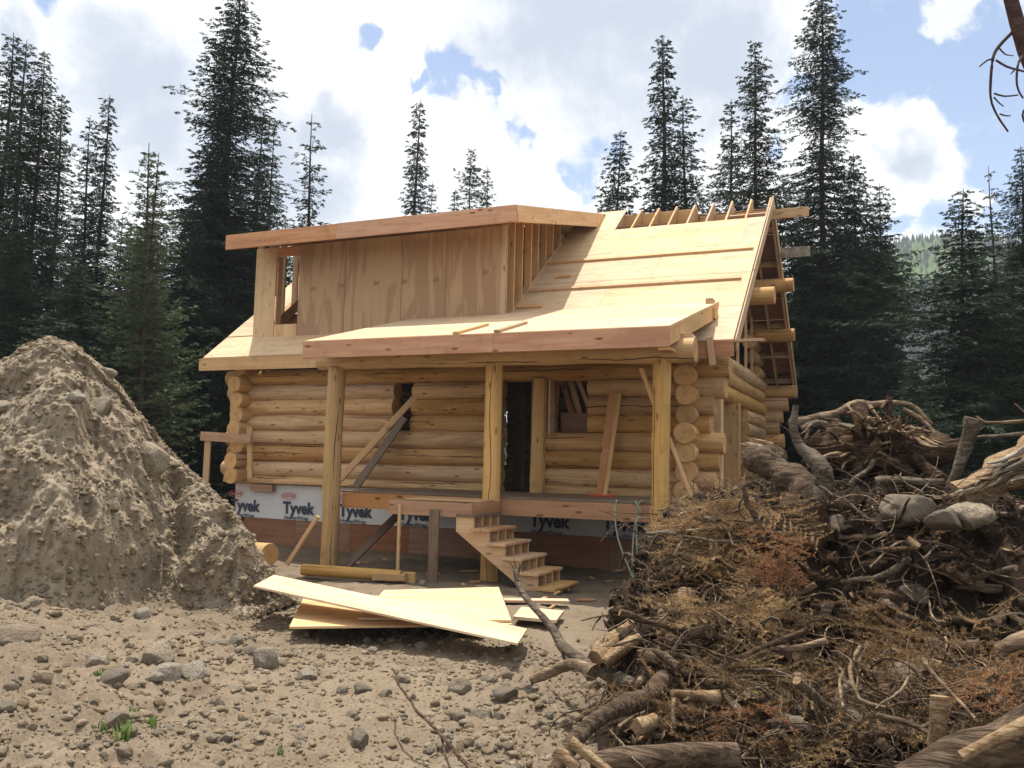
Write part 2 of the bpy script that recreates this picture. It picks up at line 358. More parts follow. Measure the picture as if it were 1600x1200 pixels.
def tube_arr(pts, rad, ns=7, seed=0, wob=.15):
    P = np.asarray(pts, float); n = len(P); T = np.gradient(P, axis=0); T /= np.linalg.norm(T, axis=1)[:, None]+1e-9
    up = np.array([0.13, .21, .97]); N = np.cross(T, up); N /= np.linalg.norm(N, axis=1)[:, None]+1e-9; B = np.cross(T, N)
    A = np.linspace(0, 2*math.pi, ns, endpoint=False); R = np.asarray(rad, float)*np.ones(n)
    rr = R[:, None]*(1+wob*vnoise(np.stack([np.arange(n)[:, None]*.7+A*0, np.cos(A)[None]*1.3+0*R[:, None], np.sin(A)[None]*1.3+0*R[:, None]], -1), seed))
    V = P[:, None]+rr[..., None]*(np.cos(A)[None, :, None]*N[:, None]+np.sin(A)[None, :, None]*B[:, None])
    V = V.reshape(-1, 3); i, j = np.meshgrid(np.arange(n-1), np.arange(ns), indexing='ij'); j2 = (j+1) % ns
    F = np.stack([i*ns+j, (i+1)*ns+j, (i+1)*ns+j2, i*ns+j2], -1).reshape(-1, 4)
    return V, F
def resample(pts, step):
    P = np.asarray([tuple(p) for p in pts], float); 
    # Catmull-Rom
    Q = np.vstack([2*P[0]-P[1], P, 2*P[-1]-P[-2]]); out = []
    for i in range(1, len(Q)-2):
        p0, p1, p2, p3 = Q[i-1:i+3]; n = max(2, int(np.linalg.norm(p2-p1)/step))
        for k in range(n):
            u = k/n; out.append(.5*((2*p1)+(-p0+p2)*u+(2*p0-5*p1+4*p2-p3)*u*u+(-p0+3*p1-3*p2+p3)*u**3))
    out.append(P[-1]); return np.array(out)
def capfan(V, F, ns):
    """close both ends of a tube with quads that collapse to the centre"""
    n = len(V)//ns; c0 = V[:ns].mean(0); c1 = V[-ns:].mean(0); k = len(V); V = np.vstack([V, c0, c1]); E = []
    for j in range(0, ns): E.append((j, (j+1) % ns, k, k)); E.append(((n-1)*ns+(j+1) % ns, (n-1)*ns+j, k+1, k+1))
    return V, F, E
def branch(name, pts, r0, r1, mat, parent=None, ns=9, seed=None, wob=.18, step=.08, crook=.0, endm=None, bump=0.):
    s = rnd.randrange(9999) if seed is None else seed
    P = resample(pts, step); n = len(P)
    if crook:
        u = np.arange(n)*step; w = np.stack([fbm(np.stack([u*3, u*0+q*9, u*0], -1), 3, s+q) for q in range(3)], -1)*crook
        w *= np.minimum(1, np.minimum(np.arange(n), np.arange(n)[::-1]+2)/4.)[:, None]; P = P+w
    R = np.linspace(r0, r1, n)
    if bump: R = R*(1+bump*fbm(np.stack([np.arange(n)*.35, np.arange(n)*0, np.arange(n)*0], -1), 3, s+50))
    o = P[0].copy(); V, F = tube_arr(P-o, R, ns, s, wob)
    me0 = [tuple(f) for f in F]; ring0 = V[:ns].copy(); ring1 = V[-ns:].copy(); nV = len(V)
    V = np.vstack([V, ring0, ring1]); F = me0+[tuple(nV+j for j in range(ns)), tuple(nV+ns+ns-1-j for j in range(ns))]
    me = mesh_py(name, V, F, [mat, endm or mat], [True]*len(me0)+[False]*2, [0]*len(me0)+[1]*2)
    return link(name, me, parent, tuple(o))
def plate(name, quad, th, mat, parent=None):
    """a thick sheet from four world corners (upper face), local x along its first side"""
    q = [Vector(p) for p in quad]; m = basis(q[0], q[1], (q[1]-q[0]).cross(q[3]-q[0])); mi_ = m.inverted()
    L = [mi_ @ p for p in q]; V = [tuple(p) for p in L]+[(p.x, p.y, p.z-th) for p in L]
    return link(name, mesh_py(name, V, [(0, 1, 2, 3), (7, 6, 5, 4), (0, 4, 5, 1), (1, 5, 6, 2), (2, 6, 7, 3), (3, 7, 4, 0)], [mat]), parent, mat=m)

def copy_tree(root, loc, rz=0, sc=(1, 1, 1), label=None, group=None):
    r = root.copy(); COL.objects.link(r); r.location = loc; r.rotation_euler = (0, 0, rz); r.scale = sc
    if label: r['label'] = label
    if group: r['group'] = group
    for ch in root.children:
        c = ch.copy(); COL.objects.link(c); c.parent = r
    return r

# ------------------------------------------------------------------ terrain
def gheight(x, y):
    P = np.stack([np.asarray(x, float), np.asarray(y, float), 0*np.asarray(x, float)], -1)
    dx = np.asarray(x)-CAM[0]; dy = np.asarray(y)-CAM[1]; D = np.hypot(dx, dy)
    az = np.arctan2(dx, dy)-YAW                       # left negative
    px = 800+FPX*np.tan(np.clip(az, -1.2, 1.2))
    near = 1-sm(D, 9, 14)
    rough = .35+.65*np.maximum(1-sm(px, 250, 700), sm(px, 650, 850)*(1-sm(D, 7.5, 9)))*near + .25*(1-sm(D, 4, 7))
    amp = (1-sm(D, 16, 30)*.3)
    h = .05*fbm(P*.9, 3, 3)*amp+rough*(.036*fbm(P*4.5, 3, 11)+.020*fbm(P*13, 3, 21)+.009*fbm(P*38, 2, 23))*(1-sm(D, 16, 22))
    h += .32*(1-sm(px, -60, 420))*sm(D, 2.5, 5)*(1-sm(D, 9.5, 12))*(D < 30)      # loose soil banked in the left foreground
    h -= .05*sm(np.asarray(y), -3.4, -2.6)*(1-sm(np.asarray(y), 8, 10))*((np.asarray(x) > -1) & (np.asarray(x) < 9.5))
    hill = 108*np.exp(-(((np.asarray(x)-34)/125)**2+((np.asarray(y)-470)/170)**2))*sm(D, 90, 260)
    return h-.02+hill
def gz1(x, y): return float(gheight(np.array([x]), np.array([y]))[0])
azf = np.linspace(-.60, .60, 500); azc = np.linspace(.62, 2*math.pi-.62, 60)[1:-1]
azs = np.concatenate([azf, azc]); rs = np.concatenate([np.linspace(.2, 3.2, 14), 3.3*np.exp(np.linspace(0, math.log(15/3.3), 265)), 15.3*np.exp(np.linspace(0, math.log(780/15.3), 70))])
RR, AA = np.meshgrid(rs, azs, indexing='ij'); GX = CAM[0]+RR*np.sin(AA+YAW); GY = CAM[1]+RR*np.cos(AA+YAW)
GV = np.stack([GX, GY, gheight(GX, GY)], -1).reshape(-1, 3); nA = len(azs)
i, j = np.meshgrid(np.arange(len(rs)-1), np.arange(nA), indexing='ij'); j2 = (j+1) % nA
GF = np.stack([i*nA+j, (i+1)*nA+j, (i+1)*nA+j2, i*nA+j2], -1).reshape(-1, 4)[:, ::-1]
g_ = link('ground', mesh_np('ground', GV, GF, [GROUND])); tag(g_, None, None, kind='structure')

# ------------------------------------------------------------------ the log cabin
P_ = .29; ZB = 1.21; LX = 8.6; WY = 7.9; SL = .77; RY = 3.95
def roofz(y): return 3.448+SL*(y+.6) if y <= RY else 3.448+SL*(2*RY-y+.6)
cab = thing('log_cabin', 'unfinished peeled log cabin with plywood roof, dormer and front porch', 'log cabin')
R0 = .158
xr = {6: 9.22, 5: 9.15, 4: 8.99, 3: 8.93, 2: 9.13, 1: 9.07, 0: 9.01, -1: 9.15}
xl = {6: -.52, 5: -.42, 4: -.36, 3: -.33, 2: -.47, 1: -.4, 0: -.5, -1: -.44}
for k in range(-1, 7):                                                        # front wall
    z = ZB+P_*(k+.5); segs = [(xl[k], xr[k])]
    if k in (3, 4, 5): segs = [(xl[k], 3.33-.02*(5-k)), (3.70-.02*(5-k), 5.42), (6.96, xr[k])]
    if k in (0, 1, 2): segs = [(xl[k], 5.42), (6.24, xr[k])]
    if k == -1: segs = [(xl[k], 5.42), (6.24, xr[k])]
    for a, b in segs:
        if k == -1: log('half_log', (a, 0, ZB-.135), (b, 0, ZB-.135), R0, cab, flat=True)
        else: log('log', (a, 0, z), (b, 0, z), R0+rnd.uniform(-.012, .008), cab, r2=R0+rnd.uniform(-.008, .014))
for k in range(-1, 8):                                                        # back wall, a window opening in it
    z = ZB+P_*(k+.5); e = {7: 9.41, 6: 9.23, 5: 9.11, 4: 9.03, 3: 9.14}.get(k, 9.1)
    if k in (1, 2, 3, 4, 5): log('log', (-.4, WY, z), (1.0, WY, z), R0, cab); log('log', (2.04, WY, z), (e, WY, z), R0, cab)
    else: log('log', (-.4, WY, z), (e, WY, z), R0, cab)
fe = {0: -.47, 1: -.36, 2: -.43, 3: -.5, 4: -.33, 5: -.42, 6: -.43, 7: -.30}
for k in range(0, 8):                                                         # left and right gable walls
    z = ZB+P_*k
    log('log', (0, -(.41+rnd.uniform(-.09, .09)) if k < 7 else -.33, z), (0, WY+.4, z), R0 if k < 7 else .12, cab)
    if k < 6:
        log('log', (LX, fe[k], z), (LX, 1.32+rnd.uniform(-.06, .05), z), R0+rnd.uniform(-.004, .01), cab)
        log('log', (LX, 5.15+rnd.uniform(-.1, .1), z), (LX, WY+.4, z), R0, cab)
    else: log('log', (LX, fe[k], z), (LX, WY+.4, z), R0, cab)
log('log', (LX, .9, ZB+8*P_), (LX, WY+.2, ZB+8*P_), R0, cab)
for k, y0 in ((9, 6.9), (10, 6.45), (11, 6.05)): log('log', (LX, y0, ZB+(k-.15)*P_), (LX, min(WY, RY+(7.1-ZB-k*P_)/SL-.25), ZB+(k-.15)*P_), R0-.01, cab)
# openings: posts and bucks
log('door_jamb', (6.135, -.12, 1.08), (6.135, -.12, 2.97), .13, cab, POSTW, r2=.12)
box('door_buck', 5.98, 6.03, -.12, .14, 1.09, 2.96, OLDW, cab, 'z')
box('window_buck', 6.27, 6.31, -.1, .13, 1.98, 2.96, LUMB, cab, 'z')
box('opening_post', 8.62, 8.83, 1.36, 1.62, .98, 2.80, LUMB, cab, 'z')
box('opening_post', 8.50, 8.80, 3.45, 3.62, .98, 2.80, LUMB, cab, 'z')
box('sill_plank', 8.5, 8.7, 1.3, 5.1, .98, 1.05, LUMB, cab, 'y')
box('window_sill', 1.0, 2.04, WY-.2, WY+.2, 1.62, 1.66, PALER, cab)
# floor, base walls, house wrap
box('loft_floor', .2, 8.4, .2, 7.7, 3.28, 3.32, OLDW, cab)  # assumed loft floor, not in view, added to darken the interior and dormer
box('floor_slab', .1, 8.5, .1, 7.8, 1.02, 1.075, OLDW, cab)
for i_ in range(7): box('base_panel', .0+i_*1.22, min(8.6, 1.215+i_*1.22), -.012, .012, -.15, 1.068, PLYR, cab, 'x')
box('base_panel', -.012, .012, .03, WY, -.15, 1.068, PLYR, cab, 'y'); box('base_panel', 8.588, 8.612, .03, WY, -.15, 1.068, PLYR, cab, 'y')
box('base_panel', 0, 8.6, WY+.02, WY+.05, -.15, 1.068, PLYR, cab, 'x')
box('rim_panel', 8.63, 9.17, -.1, -.06, .74, 1.07, LUMB, cab); box('rim_panel', 8.0, 8.62, -.1, -.06, .76, 1.07, LUMB, cab)
def wrapsheet():
    nx, nz = 120, 12; V = []; F = []
    for i in range(nx+1):
        for j in range(nz+1):
            x = -.22+8.85*i/nx; z = .42-.012*math.sin(x*.8)+(1.065-.42)*j/nz
            n = float(vnoise(np.array([[x*2.2, z*3, 0]]), 3)[0])
            V.append((x, -.026-.006*n, z))
    for i in range(nx):
        for j in range(nz):
            a = i*(nz+1)+j; F.append((a, a+nz+1, a+nz+2, a+1))
    return link('house_wrap', mesh_py('house_wrap', V, F, [WRAP], True), cab)
wr = wrapsheet()
def text(body, x, z, size, mat, parent, y=-.042, sx=1., off=.0, shear=0, rotz=0):
    c = bpy.data.curves.new('lettering', 'FONT'); c.body = body; c.size = size; c.offset = off; c.extrude = .001; c.shear = shear
    c.resolution_u = 3; c.materials.append(mat)
    tmp = bpy.data.objects.new('lettering', c); COL.objects.link(tmp)
    o = bpy.data.objects.new('lettering', bpy.data.meshes.new_from_object(tmp)); COL.objects.link(o); bpy.data.objects.remove(tmp)
    o.matrix_basis = Matrix.Translation((x, y, z)) @ Matrix.Rotation(math.radians(90), 4, 'X') @ Matrix.Diagonal((sx, 1, 1, 1))
    o.parent = parent; return o
for i_ in range(7):
    x = -.30+1.255*i_ + (.0 if i_ else -.0)
    text('Tyvek', x-.01, .535, .305, INK, wr, off=.010, sx=.92)
    if i_ < 7: text('HomeWrap', x+.01, .424, .092, INK, wr, off=.0012, shear=.15, sx=1.25)
    pts = [(x+.10+.17*math.cos(2*math.pi*q/40), -.040, .855+.062*math.sin(2*math.pi*q/40)) for q in range(41)]
    V_, F_ = tube_arr(np.array(pts), .004, 5, 0, 0); link('emblem_ring', mesh_np('emblem_ring', V_, F_, [REDINK]), wr)
    text('DUPONT', x-.035, .828, .085, REDINK, wr, off=.001, sx=.83)
# porch: posts, beam, rim, deck
for x, z1, r in ((3.63, 2.97, .135), (6.31, 2.97, .125), (8.72, 2.97, .12)):
    log('porch_post', (x-(.03 if x < 4 else .0), -2.3, -.12), (x, -2.3, z1), r, cab, POSTW, wob=.006, bow=.02)
log('porch_beam', (3.3, -2.3, 3.07), (9.16, -2.3, 3.085), .135, cab, POSTW, r2=.165, wob=.014)
box('beam_block', 8.93, 9.14, -2.38, -2.2, 3.235, 3.262, LUMB, cab); box('beam_block', 8.9, 9.12, -2.37, -2.21, 3.265, 3.292, LUMB, cab)
box('rim_joist', 3.75, 6.22, -2.21, -2.17, .835, 1.063, RIMW, cab); box('rim_joist', 6.225, 8.62, -2.21, -2.17, .835, 1.063, RIMW, cab)
for x in (3.8, 5.0, 6.2, 7.4, 8.58): box('joist', x-.02, x+.02, -2.165, -.04, .86, 1.06, RIMW, cab, 'y')
for i_ in range(14): box('deck_board', 3.72, 8.66, -2.2+i_*.149, -2.055+i_*.149, 1.066, 1.094, OLDW, cab)
# porch roof
def pz(y): return 4.21+.27*(y-.38)
e = Vector((0, 1, .27)).normalized(); y0 = -2.97; Lp = (.38-y0)*math.hypot(1, .27)
upn = Vector((0, -.27, 1)).normalized()
def ppanel(x0, x1, s0, s1, dz=0.):
    a = Vector((x0, y0, pz(y0)))+e*((s0+s1)/2)+upn*(dz-.009); b = a+Vector((x1-x0, 0, 0))
    return board('roof_sheet', a, b, s1-s0, .018, PLYL, cab, up=upn)
for r_, (s0, s1) in enumerate(((0, 1.215), (1.22, 2.435), (2.44, Lp))):
    x = 3.5; st = [1.2, 2.44, 2.44] if r_ % 2 else [2.44, 2.44]
    for w in st+[9]:
        x1 = min(8.98, x+w)
        if x1-x > .05: ppanel(x, x1-.004, s0, s1, .0)
        x = x1
for x in (3.55, 4.2, 4.85, 5.5, 6.15, 6.8, 7.45, 8.1, 8.7): 
    board('rafter', Vector((x, y0+.05, pz(y0+.05)))-upn*.10, Vector((x, .1, pz(.1)))-upn*.10, .04, .15, LUMB, cab, up=upn)
box('fascia', 3.5, 6.6, y0-.045, y0-.005, 3.035, 3.29, FASC, cab); box('fascia', 6.604, 8.98, y0-.045, y0-.005, 3.035, 3.29, FASC, cab)
board('side_fascia', Vector((8.96, y0+.0, pz(y0)-.135)), Vector((8.96, .30, pz(.30)-.135)), .038, .23, LUMB, cab, up=upn)
board('side_fascia', Vector((3.52, y0+.0, pz(y0)-.135)), Vector((3.52, .30, pz(.30)-.135)), .038, .23, LUMB, cab, up=upn)
box('shim', 8.84, 9.0, -3.0, -2.72, 2.995, 3.03, LUMB, cab, 'y')
for xx in (6.02, 6.64): board('cleat', Vector((xx, y0-.02, pz(y0-.02)))+upn*.021, Vector((xx-.03, -1.95, pz(-1.95)))+upn*.021, .085, .038, LUMB, cab, up=upn)
# main roof
un = Vector((0, -SL, 1)).normalized(); ue = Vector((0, 1, SL)).normalized()
vn = Vector((0, SL, 1)).normalized(); ve = Vector((0, -1, SL)).normalized()
def rpanel(x0, x1, s0, s1, dz=0., back=False, mat=PLYL, name='roof_sheet'):
    E, N = (ve, vn) if back else (ue, un); y = 2*RY+.6 if back else -.6
    a = Vector((x0, y, 3.448))+E*((s0+s1)/2)+N*(dz-.009)
    return board(name, a, a+Vector((x1-x0, 0, 0)), s1-s0-.004, .018, mat, cab, up=N)
def row(x0, x1, s0, s1, off, **k):
    x = x0; w = off
    while x < x1-.02:
        xx = min(x1, x+w); rpanel(x, xx-.004, s0, s1, **k); x = xx; w = 2.44
ST = (RY+.6)*math.hypot(1, SL)
row(-.68, 5.0, 0, .80, .92)                                                      # below the dormer
rpanel(-.66, .0, .803, 1.9, .014); rpanel(-.66, 0, 1.903, 3.1, .014); rpanel(-.66, 0, 3.103, ST, .014)
row(5.0, 9.36, 0, 1.08, 2.1); row(5.40, 9.36, 1.083, 2.30, 1.55); row(5.40, 9.36, 2.303, 3.50, 2.25); row(5.40, 9.36, 3.503, 4.69, 1.2)
rpanel(5.40, 6.39, 4.693, ST)
for s0, s1, o in ((0, 1.2, 1.2), (1.203, 2.4, 2.44), (2.403, 3.6, .9), (3.603, 4.8, 2.0), (4.803, 5.45, 1.5)): row(-.66, 9.36, s0, s1, o, back=True, mat=PLYR)
rx = [9.34-.375*k for k in range(27)]
for x in rx:
    if x > 5.45 or x < .1:
        a = Vector((x, -.55, roofz(-.55)))-un*.135; b = Vector((x, RY-.02, roofz(RY-.02)))-un*.135; board('rafter', a, b, .038, .23, LUMB, cab, up=un)
    a = Vector((x, 2*RY+.55, roofz(2*RY+.55)))-vn*.135; b = Vector((x, RY+.02, roofz(RY+.02)))-vn*.135; board('rafter', a, b, .038, .23, LUMB, cab, up=vn)
# ridge board pieces and blocks between the open rafters
box('ridge_board', -.66, 7.9, RY-.02, RY+.02, 6.55, 6.83, LUMB, cab); box('ridge_board', 7.94, 8.95, RY-.02, RY+.02, 6.40, 6.66, LUMB, cab)
box('ridge_beam', 9.0, 10.05, RY-.025, RY+.02, 6.47, 6.66, LUMB, cab)
for x in (6.5, 6.87, 7.25, 8.75, 9.12):
    if x+.33 < 9.34: box('rafter_block', x-.12, x+.18, RY-.55, RY-.51, 6.28, 6.44, PLYR, cab)
board('rake_board', Vector((9.385, -.62, roofz(-.62)))-un*.10, Vector((9.385, RY, roofz(RY)))-un*.10, .022, .19, LUMB, cab, up=un)
board('rake_board', Vector((9.385, 2*RY+.62, roofz(2*RY+.62)))-vn*.10, Vector((9.385, RY, roofz(RY)))-vn*.10, .022, .19, LUMB, cab, up=vn)
for s0 in (.5, 1.4, 2.3, 3.2, 4.1, 5.0):
    for E, N, y in ((ue, un, -.6), (ve, vn, 2*RY+.6)):
        a = Vector((8.62, y, 3.448))+E*s0-N*.12; board('lookout', a, a+Vector((.74, 0, 0)), .038, .14, LUMB, cab, up=N)
box('fascia', -.72, 4.2, -.655, -.615, 3.19, 3.425, LUMB, cab); box('fascia', 4.204, 9.37, -.655, -.615, 3.19, 3.425, FASC, cab)
for y, z, e_ in ((1.47, 4.47, 9.7), (6.5, 4.53, 9.52), (5.35, 5.42, 9.62), (2.55, 5.42, 9.2)): log('purlin', (-.9, y, z), (e_, y, z), .15, cab)
for y in (4.28, 5.34, 2.3, 3.3, 6.2): box('gable_stud', 8.62, 8.66, y-.07, y+.07, ZB+8.5*P_, roofz(y)-.3, LUMB, cab, 'z')
box('lookout_board', 9.30, 9.98, 5.0, 5.045, 5.93, 6.14, PALER, cab)
for x0, x1, s_ in ((5.45, 9.28, 3.23), (5.42, 9.22, 2.04), (5.8, 6.08, 2.57), (5.43, 5.9, 1.40)):
    a = Vector((x0, -.6, 3.448))+ue*s_+un*.021; board('roof_cleat', a, a+Vector((x1-x0, 0, -.00)), .085, .038, LUMB, cab, up=un)
for (x0, x1, y_, h_) in ((8.88, 9.02, -.06, .14), (8.84, 8.95, .1, .2)): box('roof_block', x0, x1, y_-.14, y_+.1, roofz(y_)-.02, roofz(y_)+h_, LUMB, cab, 'y')
board('eave_prop', (9.08, -.70, 3.06), (9.02, -.67, 3.47), .09, .035, LUMB, cab, up=(0, 1, 0)); box('eave_plank', 9.37, 9.8, -.66, -.56, 3.40, 3.44, LUMB, cab)
# ------------------------------------------------------------------ dormer
def dz(y): return 5.938+.242*y
dn = Vector((0, -.242, 1)).normalized(); 
for x0, x1, z0, z1 in ((.0, .50, 3.86, 5.66), (.503, 1.045, 3.86, 4.13), (1.05, 2.115, 3.86, 5.66), (2.119, 3.335, 3.86, 5.66), (3.339, 4.245, 3.86, 5.66), (4.249, 5.33, 3.86, 5.66)):
    board('wall_sheet', ((x0+x1)/2, -.012, z0), ((x0+x1)/2, -.012, z1), x1-x0-.003, .016, PLYL if x1 < 1.05 else PLYD, cab, up=(0, -1, 0))
box('header', .503, 1.05, -.01, .03, 5.47, 5.66, FASC, cab)
board('corner_trim', (5.372, -.03, 3.9), (5.372, -.03, 5.66), .085, .03, LUMB, cab, up=(0, -1, 0))
for y in (.04, .36, .72, 1.13, 1.47, 1.85, 2.23, 2.62):
    for x in (5.34, .075): box('wall_stud', x-.07, x+.07, y-.019, y+.019, roofz(y)-.02, dz(y)-.17, LUMB, cab, 'z')
for x in (.52, 1.06, 1.5, 2.1, 2.7, 3.34, 3.9, 4.25, 4.8): box('wall_stud', x-.019, x+.019, 0., .14, 3.9, 5.66, LUMB, cab, 'z')
for x in (5.34, .075):
    board('top_plate', (x, .0, dz(0)-.19), (x, 3.0, dz(3.)-.19), .14, .04, LUMB, cab, up=dn)
    board('sole_plate', (x, .05, roofz(.05)+.03), (x, 2.7, roofz(2.7)+.03), .14, .04, LUMB, cab, up=un)
ed = Vector((0, 1, .242)).normalized(); yd = -.83; Ld = (3.84-yd)*math.hypot(1, .242)
for r_, (s0, s1) in enumerate(((0, 1.215), (1.22, 2.435), (2.44, 3.655), (3.66, Ld))):
    x = -.02
    for w in ((2.44, 2.44, 2.44) if r_ % 2 else (1.22, 2.44, 2.44, 2.44)):
        x1 = min(5.98, x+w)
        if x1-x > .05:
            a = Vector((x, yd, dz(yd)))+ed*((s0+s1)/2)-dn*.009; board('roof_sheet', a, a+Vector((x1-x-.004, 0, 0)), s1-s0-.004, .018, PLYL, cab, up=dn)
        x = x1
for x in [.05+.6*k for k in range(10)]+[5.9]:
    a = Vector((x, yd+.02, dz(yd+.02)))-dn*.095; b = Vector((x, 3.4, dz(3.4)))-dn*.095; board('rafter', a, b, .038, .145, LUMB, cab, up=dn)
box('fascia', -.02, 2.48, yd-.045, yd-.004, dz(yd)-.285, dz(yd)-.008, FASC, cab); box('fascia', 2.484, 5.96, yd-.049, yd-.008, dz(yd)-.285, dz(yd)-.004, FASC, cab)
board('side_fascia', Vector((5.965, yd-.02, dz(yd)-.15)), Vector((5.965, 3.7, dz(3.7)-.15)), .03, .265, LUMB, cab, up=dn)
for k, (x, z) in enumerate(((1.35, 4.78), (2.0, 4.80), (2.75, 4.80), (3.35, 4.79), (4.0, 4.78), (4.98, 4.86))):
    for q in range(4): board('stamp_mark', (x+q*.032, -.0216, z-.03), (x+q*.032+.006, -.0216, z+.04+.01*(q % 2)), .014, .002, STAMP, cab, up=(0, -1, 0))

# ------------------------------------------------------------------ landing, stairs, loose lumber
ld = thing('porch_landing', 'small board landing on two legs at the head of the porch stairs', 'landing', (5.8, -2.8, 0))
box('front_board', 5.16, 6.42, -3.16, -3.12, .84, 1.03, RIMW, ld); box('side_board', 6.385, 6.425, -3.118, -2.24, .84, 1.03, RIMW, ld, 'y'); box('side_board', 5.16, 5.2, -3.118, -2.24, .84, 1.03, RIMW, ld, 'y')
for i_ in range(3): box('deck_board', 5.3, 6.41, -2.96+i_*.25, -2.72+i_*.25, 1.032, 1.056, LUMB, ld)
box('leg', 5.33, 5.37, -3.20, -3.165, -.1, .98, LUMB, ld, 'z'); box('leg', 5.82, 5.96, -3.21, -3.17, -.1, .93, OLDW, ld, 'z')
st = thing('stairs', 'open wooden stairs with six treads leading down from the porch landing', 'stairs', (7.1, -2.85, 0))
for q, yq in enumerate((-3.20, -2.93, -2.68, -2.43)):
    V = []; nose = [(6.47+.228*k, .85-.171*k) for k in range(6)]
    poly = [(6.22, .85)]
    for k in range(6):
        x_, z_ = nose[k]; poly.append((x_, z_)); poly.append((x_, z_-.171+(.0 if k < 5 else .12)))
    poly += [(7.35, -.13), (6.22, .66)]
    V = [(x_, yq, z_) for x_, z_ in poly]+[(x_, yq+.038, z_) for x_, z_ in poly]; n_ = len(poly)
    o = link('stringer', mesh_py('stringer', [(a-6.2, b-yq, c) for a, b, c in V], [tuple(range(n_)), tuple(range(2*n_-1, n_-1, -1))]+[(i+n_, (i+1) % n_+n_, (i+1) % n_, i) for i in range(n_)], [LUMB]), st, (6.2, yq, 0))
for k in range(6):
    x_, z_ = 6.47+.228*k, .85-.171*k
    o = box('tread', x_-.25, x_+.025, -3.25 if k else -3.22, -2.37, z_+.002, z_+.036, OLDW if k == 0 else LUMB, st, 'y')
    if k in (1, 2): box('worn_edge', x_+.026, x_+.030, -3.0 if k == 1 else -3.24, -2.5, z_+.002, z_+.034, FASC, st, 'y')
def loose(name, label, cat, a, b, w, h, mat=LUMB, up=(0, 0, 1), group=None):
    return tag(board(name, a, b, w, h, mat, None, up), label, cat, group)
loose('brace_board', 'long pale board leaning from the porch deck up into the gap in the log wall', 'board', (2.62, -.80, 1.10), (3.92, .05, 2.93), .09, .038, LUMB, (0, -1, 0))
loose('brace_board', 'thin board leaning just beside the long pale one in front of the wall gap', 'board', (2.50, -.72, 1.10), (3.72, .02, 2.78), .04, .06, LUMB, (0, -1, 0))
loose('brace_board', 'wide grey board leaning under the wall gap, shorter than its neighbours', 'board', (3.02, -.75, 1.10), (3.62, -.22, 2.32), .14, .035, OLDW, (0, -1, 0))
loose('brace_board', 'weathered board slanting up behind the foot of the nearest-left porch post', 'board', (3.78, -2.12, -.08), (4.35, -1.0, .98), .13, .04, OLDW, (0, -1, 0))
loose('prop_stick', 'pale stake propped from the ground against the porch post beside the dirt pile', 'stake', (2.98, -2.48, -.05), (3.50, -2.46, .70), .06, .04, LUMB, (0, -1, 0))
loose('leaning_plank', 'upright plank leaning on the logs beside the empty window opening', 'plank', (7.40, -.72, 1.10), (7.42, -.19, 2.72), .15, .035, RIMW, (0, -1, 0))
loose('leaning_plank', 'pale thin plank doubled over the upright plank near the window opening', 'plank', (7.47, -.74, 1.10), (7.53, -.21, 2.70), .06, .03, LUMB, (0, -1, 0))
loose('red_block', 'small red block lying on the deck at the foot of the upright plank', 'block', (7.26, -.80, 1.108), (7.62, -.78, 1.108), .07, .025, REDP)
loose('corner_brace', 'short diagonal brace under the beam at the porch post nearest the log ends', 'brace', (8.42, -2.24, 2.86), (8.64, -2.24, 2.30), .06, .035, LUMB, (0, -1, 0))
loose('prop_stick', 'thin pole slanting from the porch post down past the round log ends', 'pole', (8.80, -2.25, 1.95), (9.24, -2.25, .86), .045, .04, LUMB, (0, -1, 0))
br = thing('ledger_bracket', 'rough bracket of three boards nailed to the logs above the dirt pile', 'bracket', (0, -.6, 1.2))
board('crosspiece', (-.60, -.62, 1.94), (.60, -.62, 1.90), .035, .17, RIMW, br); board('upright', (-.46, -.58, 1.93), (-.52, -.52, .6), .14, .035, LUMB, br, up=(0, -1, 0)); board('upright', (.5, -.56, 2.13), (.54, -.52, 1.17), .11, .04, LUMB, br, up=(0, -1, 0))
loose('wood_block', 'stub of board fixed on the white house wrap under the lowest log', 'block', (.22, -.09, .985), (.74, -.09, .985), .09, .13, RIMW)
tag(log('fallen_log', (4.12, -3.62, .06), (5.55, -3.42, .06), .075, None, POSTW, wob=.004), 'slender peeled log lying on the ground in front of the porch', 'log')
tag(log('short_log', (2.35, -2.75, .12), (3.02, -2.93, .14), .165, None, POSTW, wob=.004), 'short thick log with its sawn end showing beside the dirt pile', 'log')
loose('scrap_block', 'scrap block under the thin leg at the end of the slender log', 'block', (5.18, -3.50, .04), (5.62, -3.42, .05), .12, .09)
loose('scrap_block', 'smaller scrap block standing beside the thin landing leg', 'block', (5.50, -3.30, .02), (5.68, -3.28, .02), .07, .16)
# inside, seen through the openings
for (a_, b_, w_, m_, l_) in (((861, 588), (860, 712), .07, LUMB, 'pale stud standing upright just inside the window opening'), ((873, 588), (866, 712), .06, FASC, 'second upright board inside the window, slightly tilted'),
        ((876, 585), (899, 665), .10, RIMW, 'reddish board leaning steeply inside the window opening'), ((889, 585), (911, 665), .10, LUMB, 'pale board leaning over the reddish one inside the window'), ((900, 585), (922, 640), .07, PLYL, 'narrow bright board leaning farthest over inside the window')):
    p0, p1 = on_y(b_[0], b_[1], .42), on_y(a_[0], a_[1], .62); d_ = (p0-p1).normalized(); p0 = p0+d_*((p0.z-1.09)/max(.1, -d_.z))
    loose('leaning_board', l_, 'board', p0, p1, w_, .035, m_, (0, -1, 0))
tag(plate('plywood_offcut', [on_y(877, 645, .36), on_y(925, 645, .36), on_y(925, 760, .34), on_y(877, 758, .34)][::-1], .018, PLYR), 'brown plywood offcut standing inside the window opening', 'plywood')
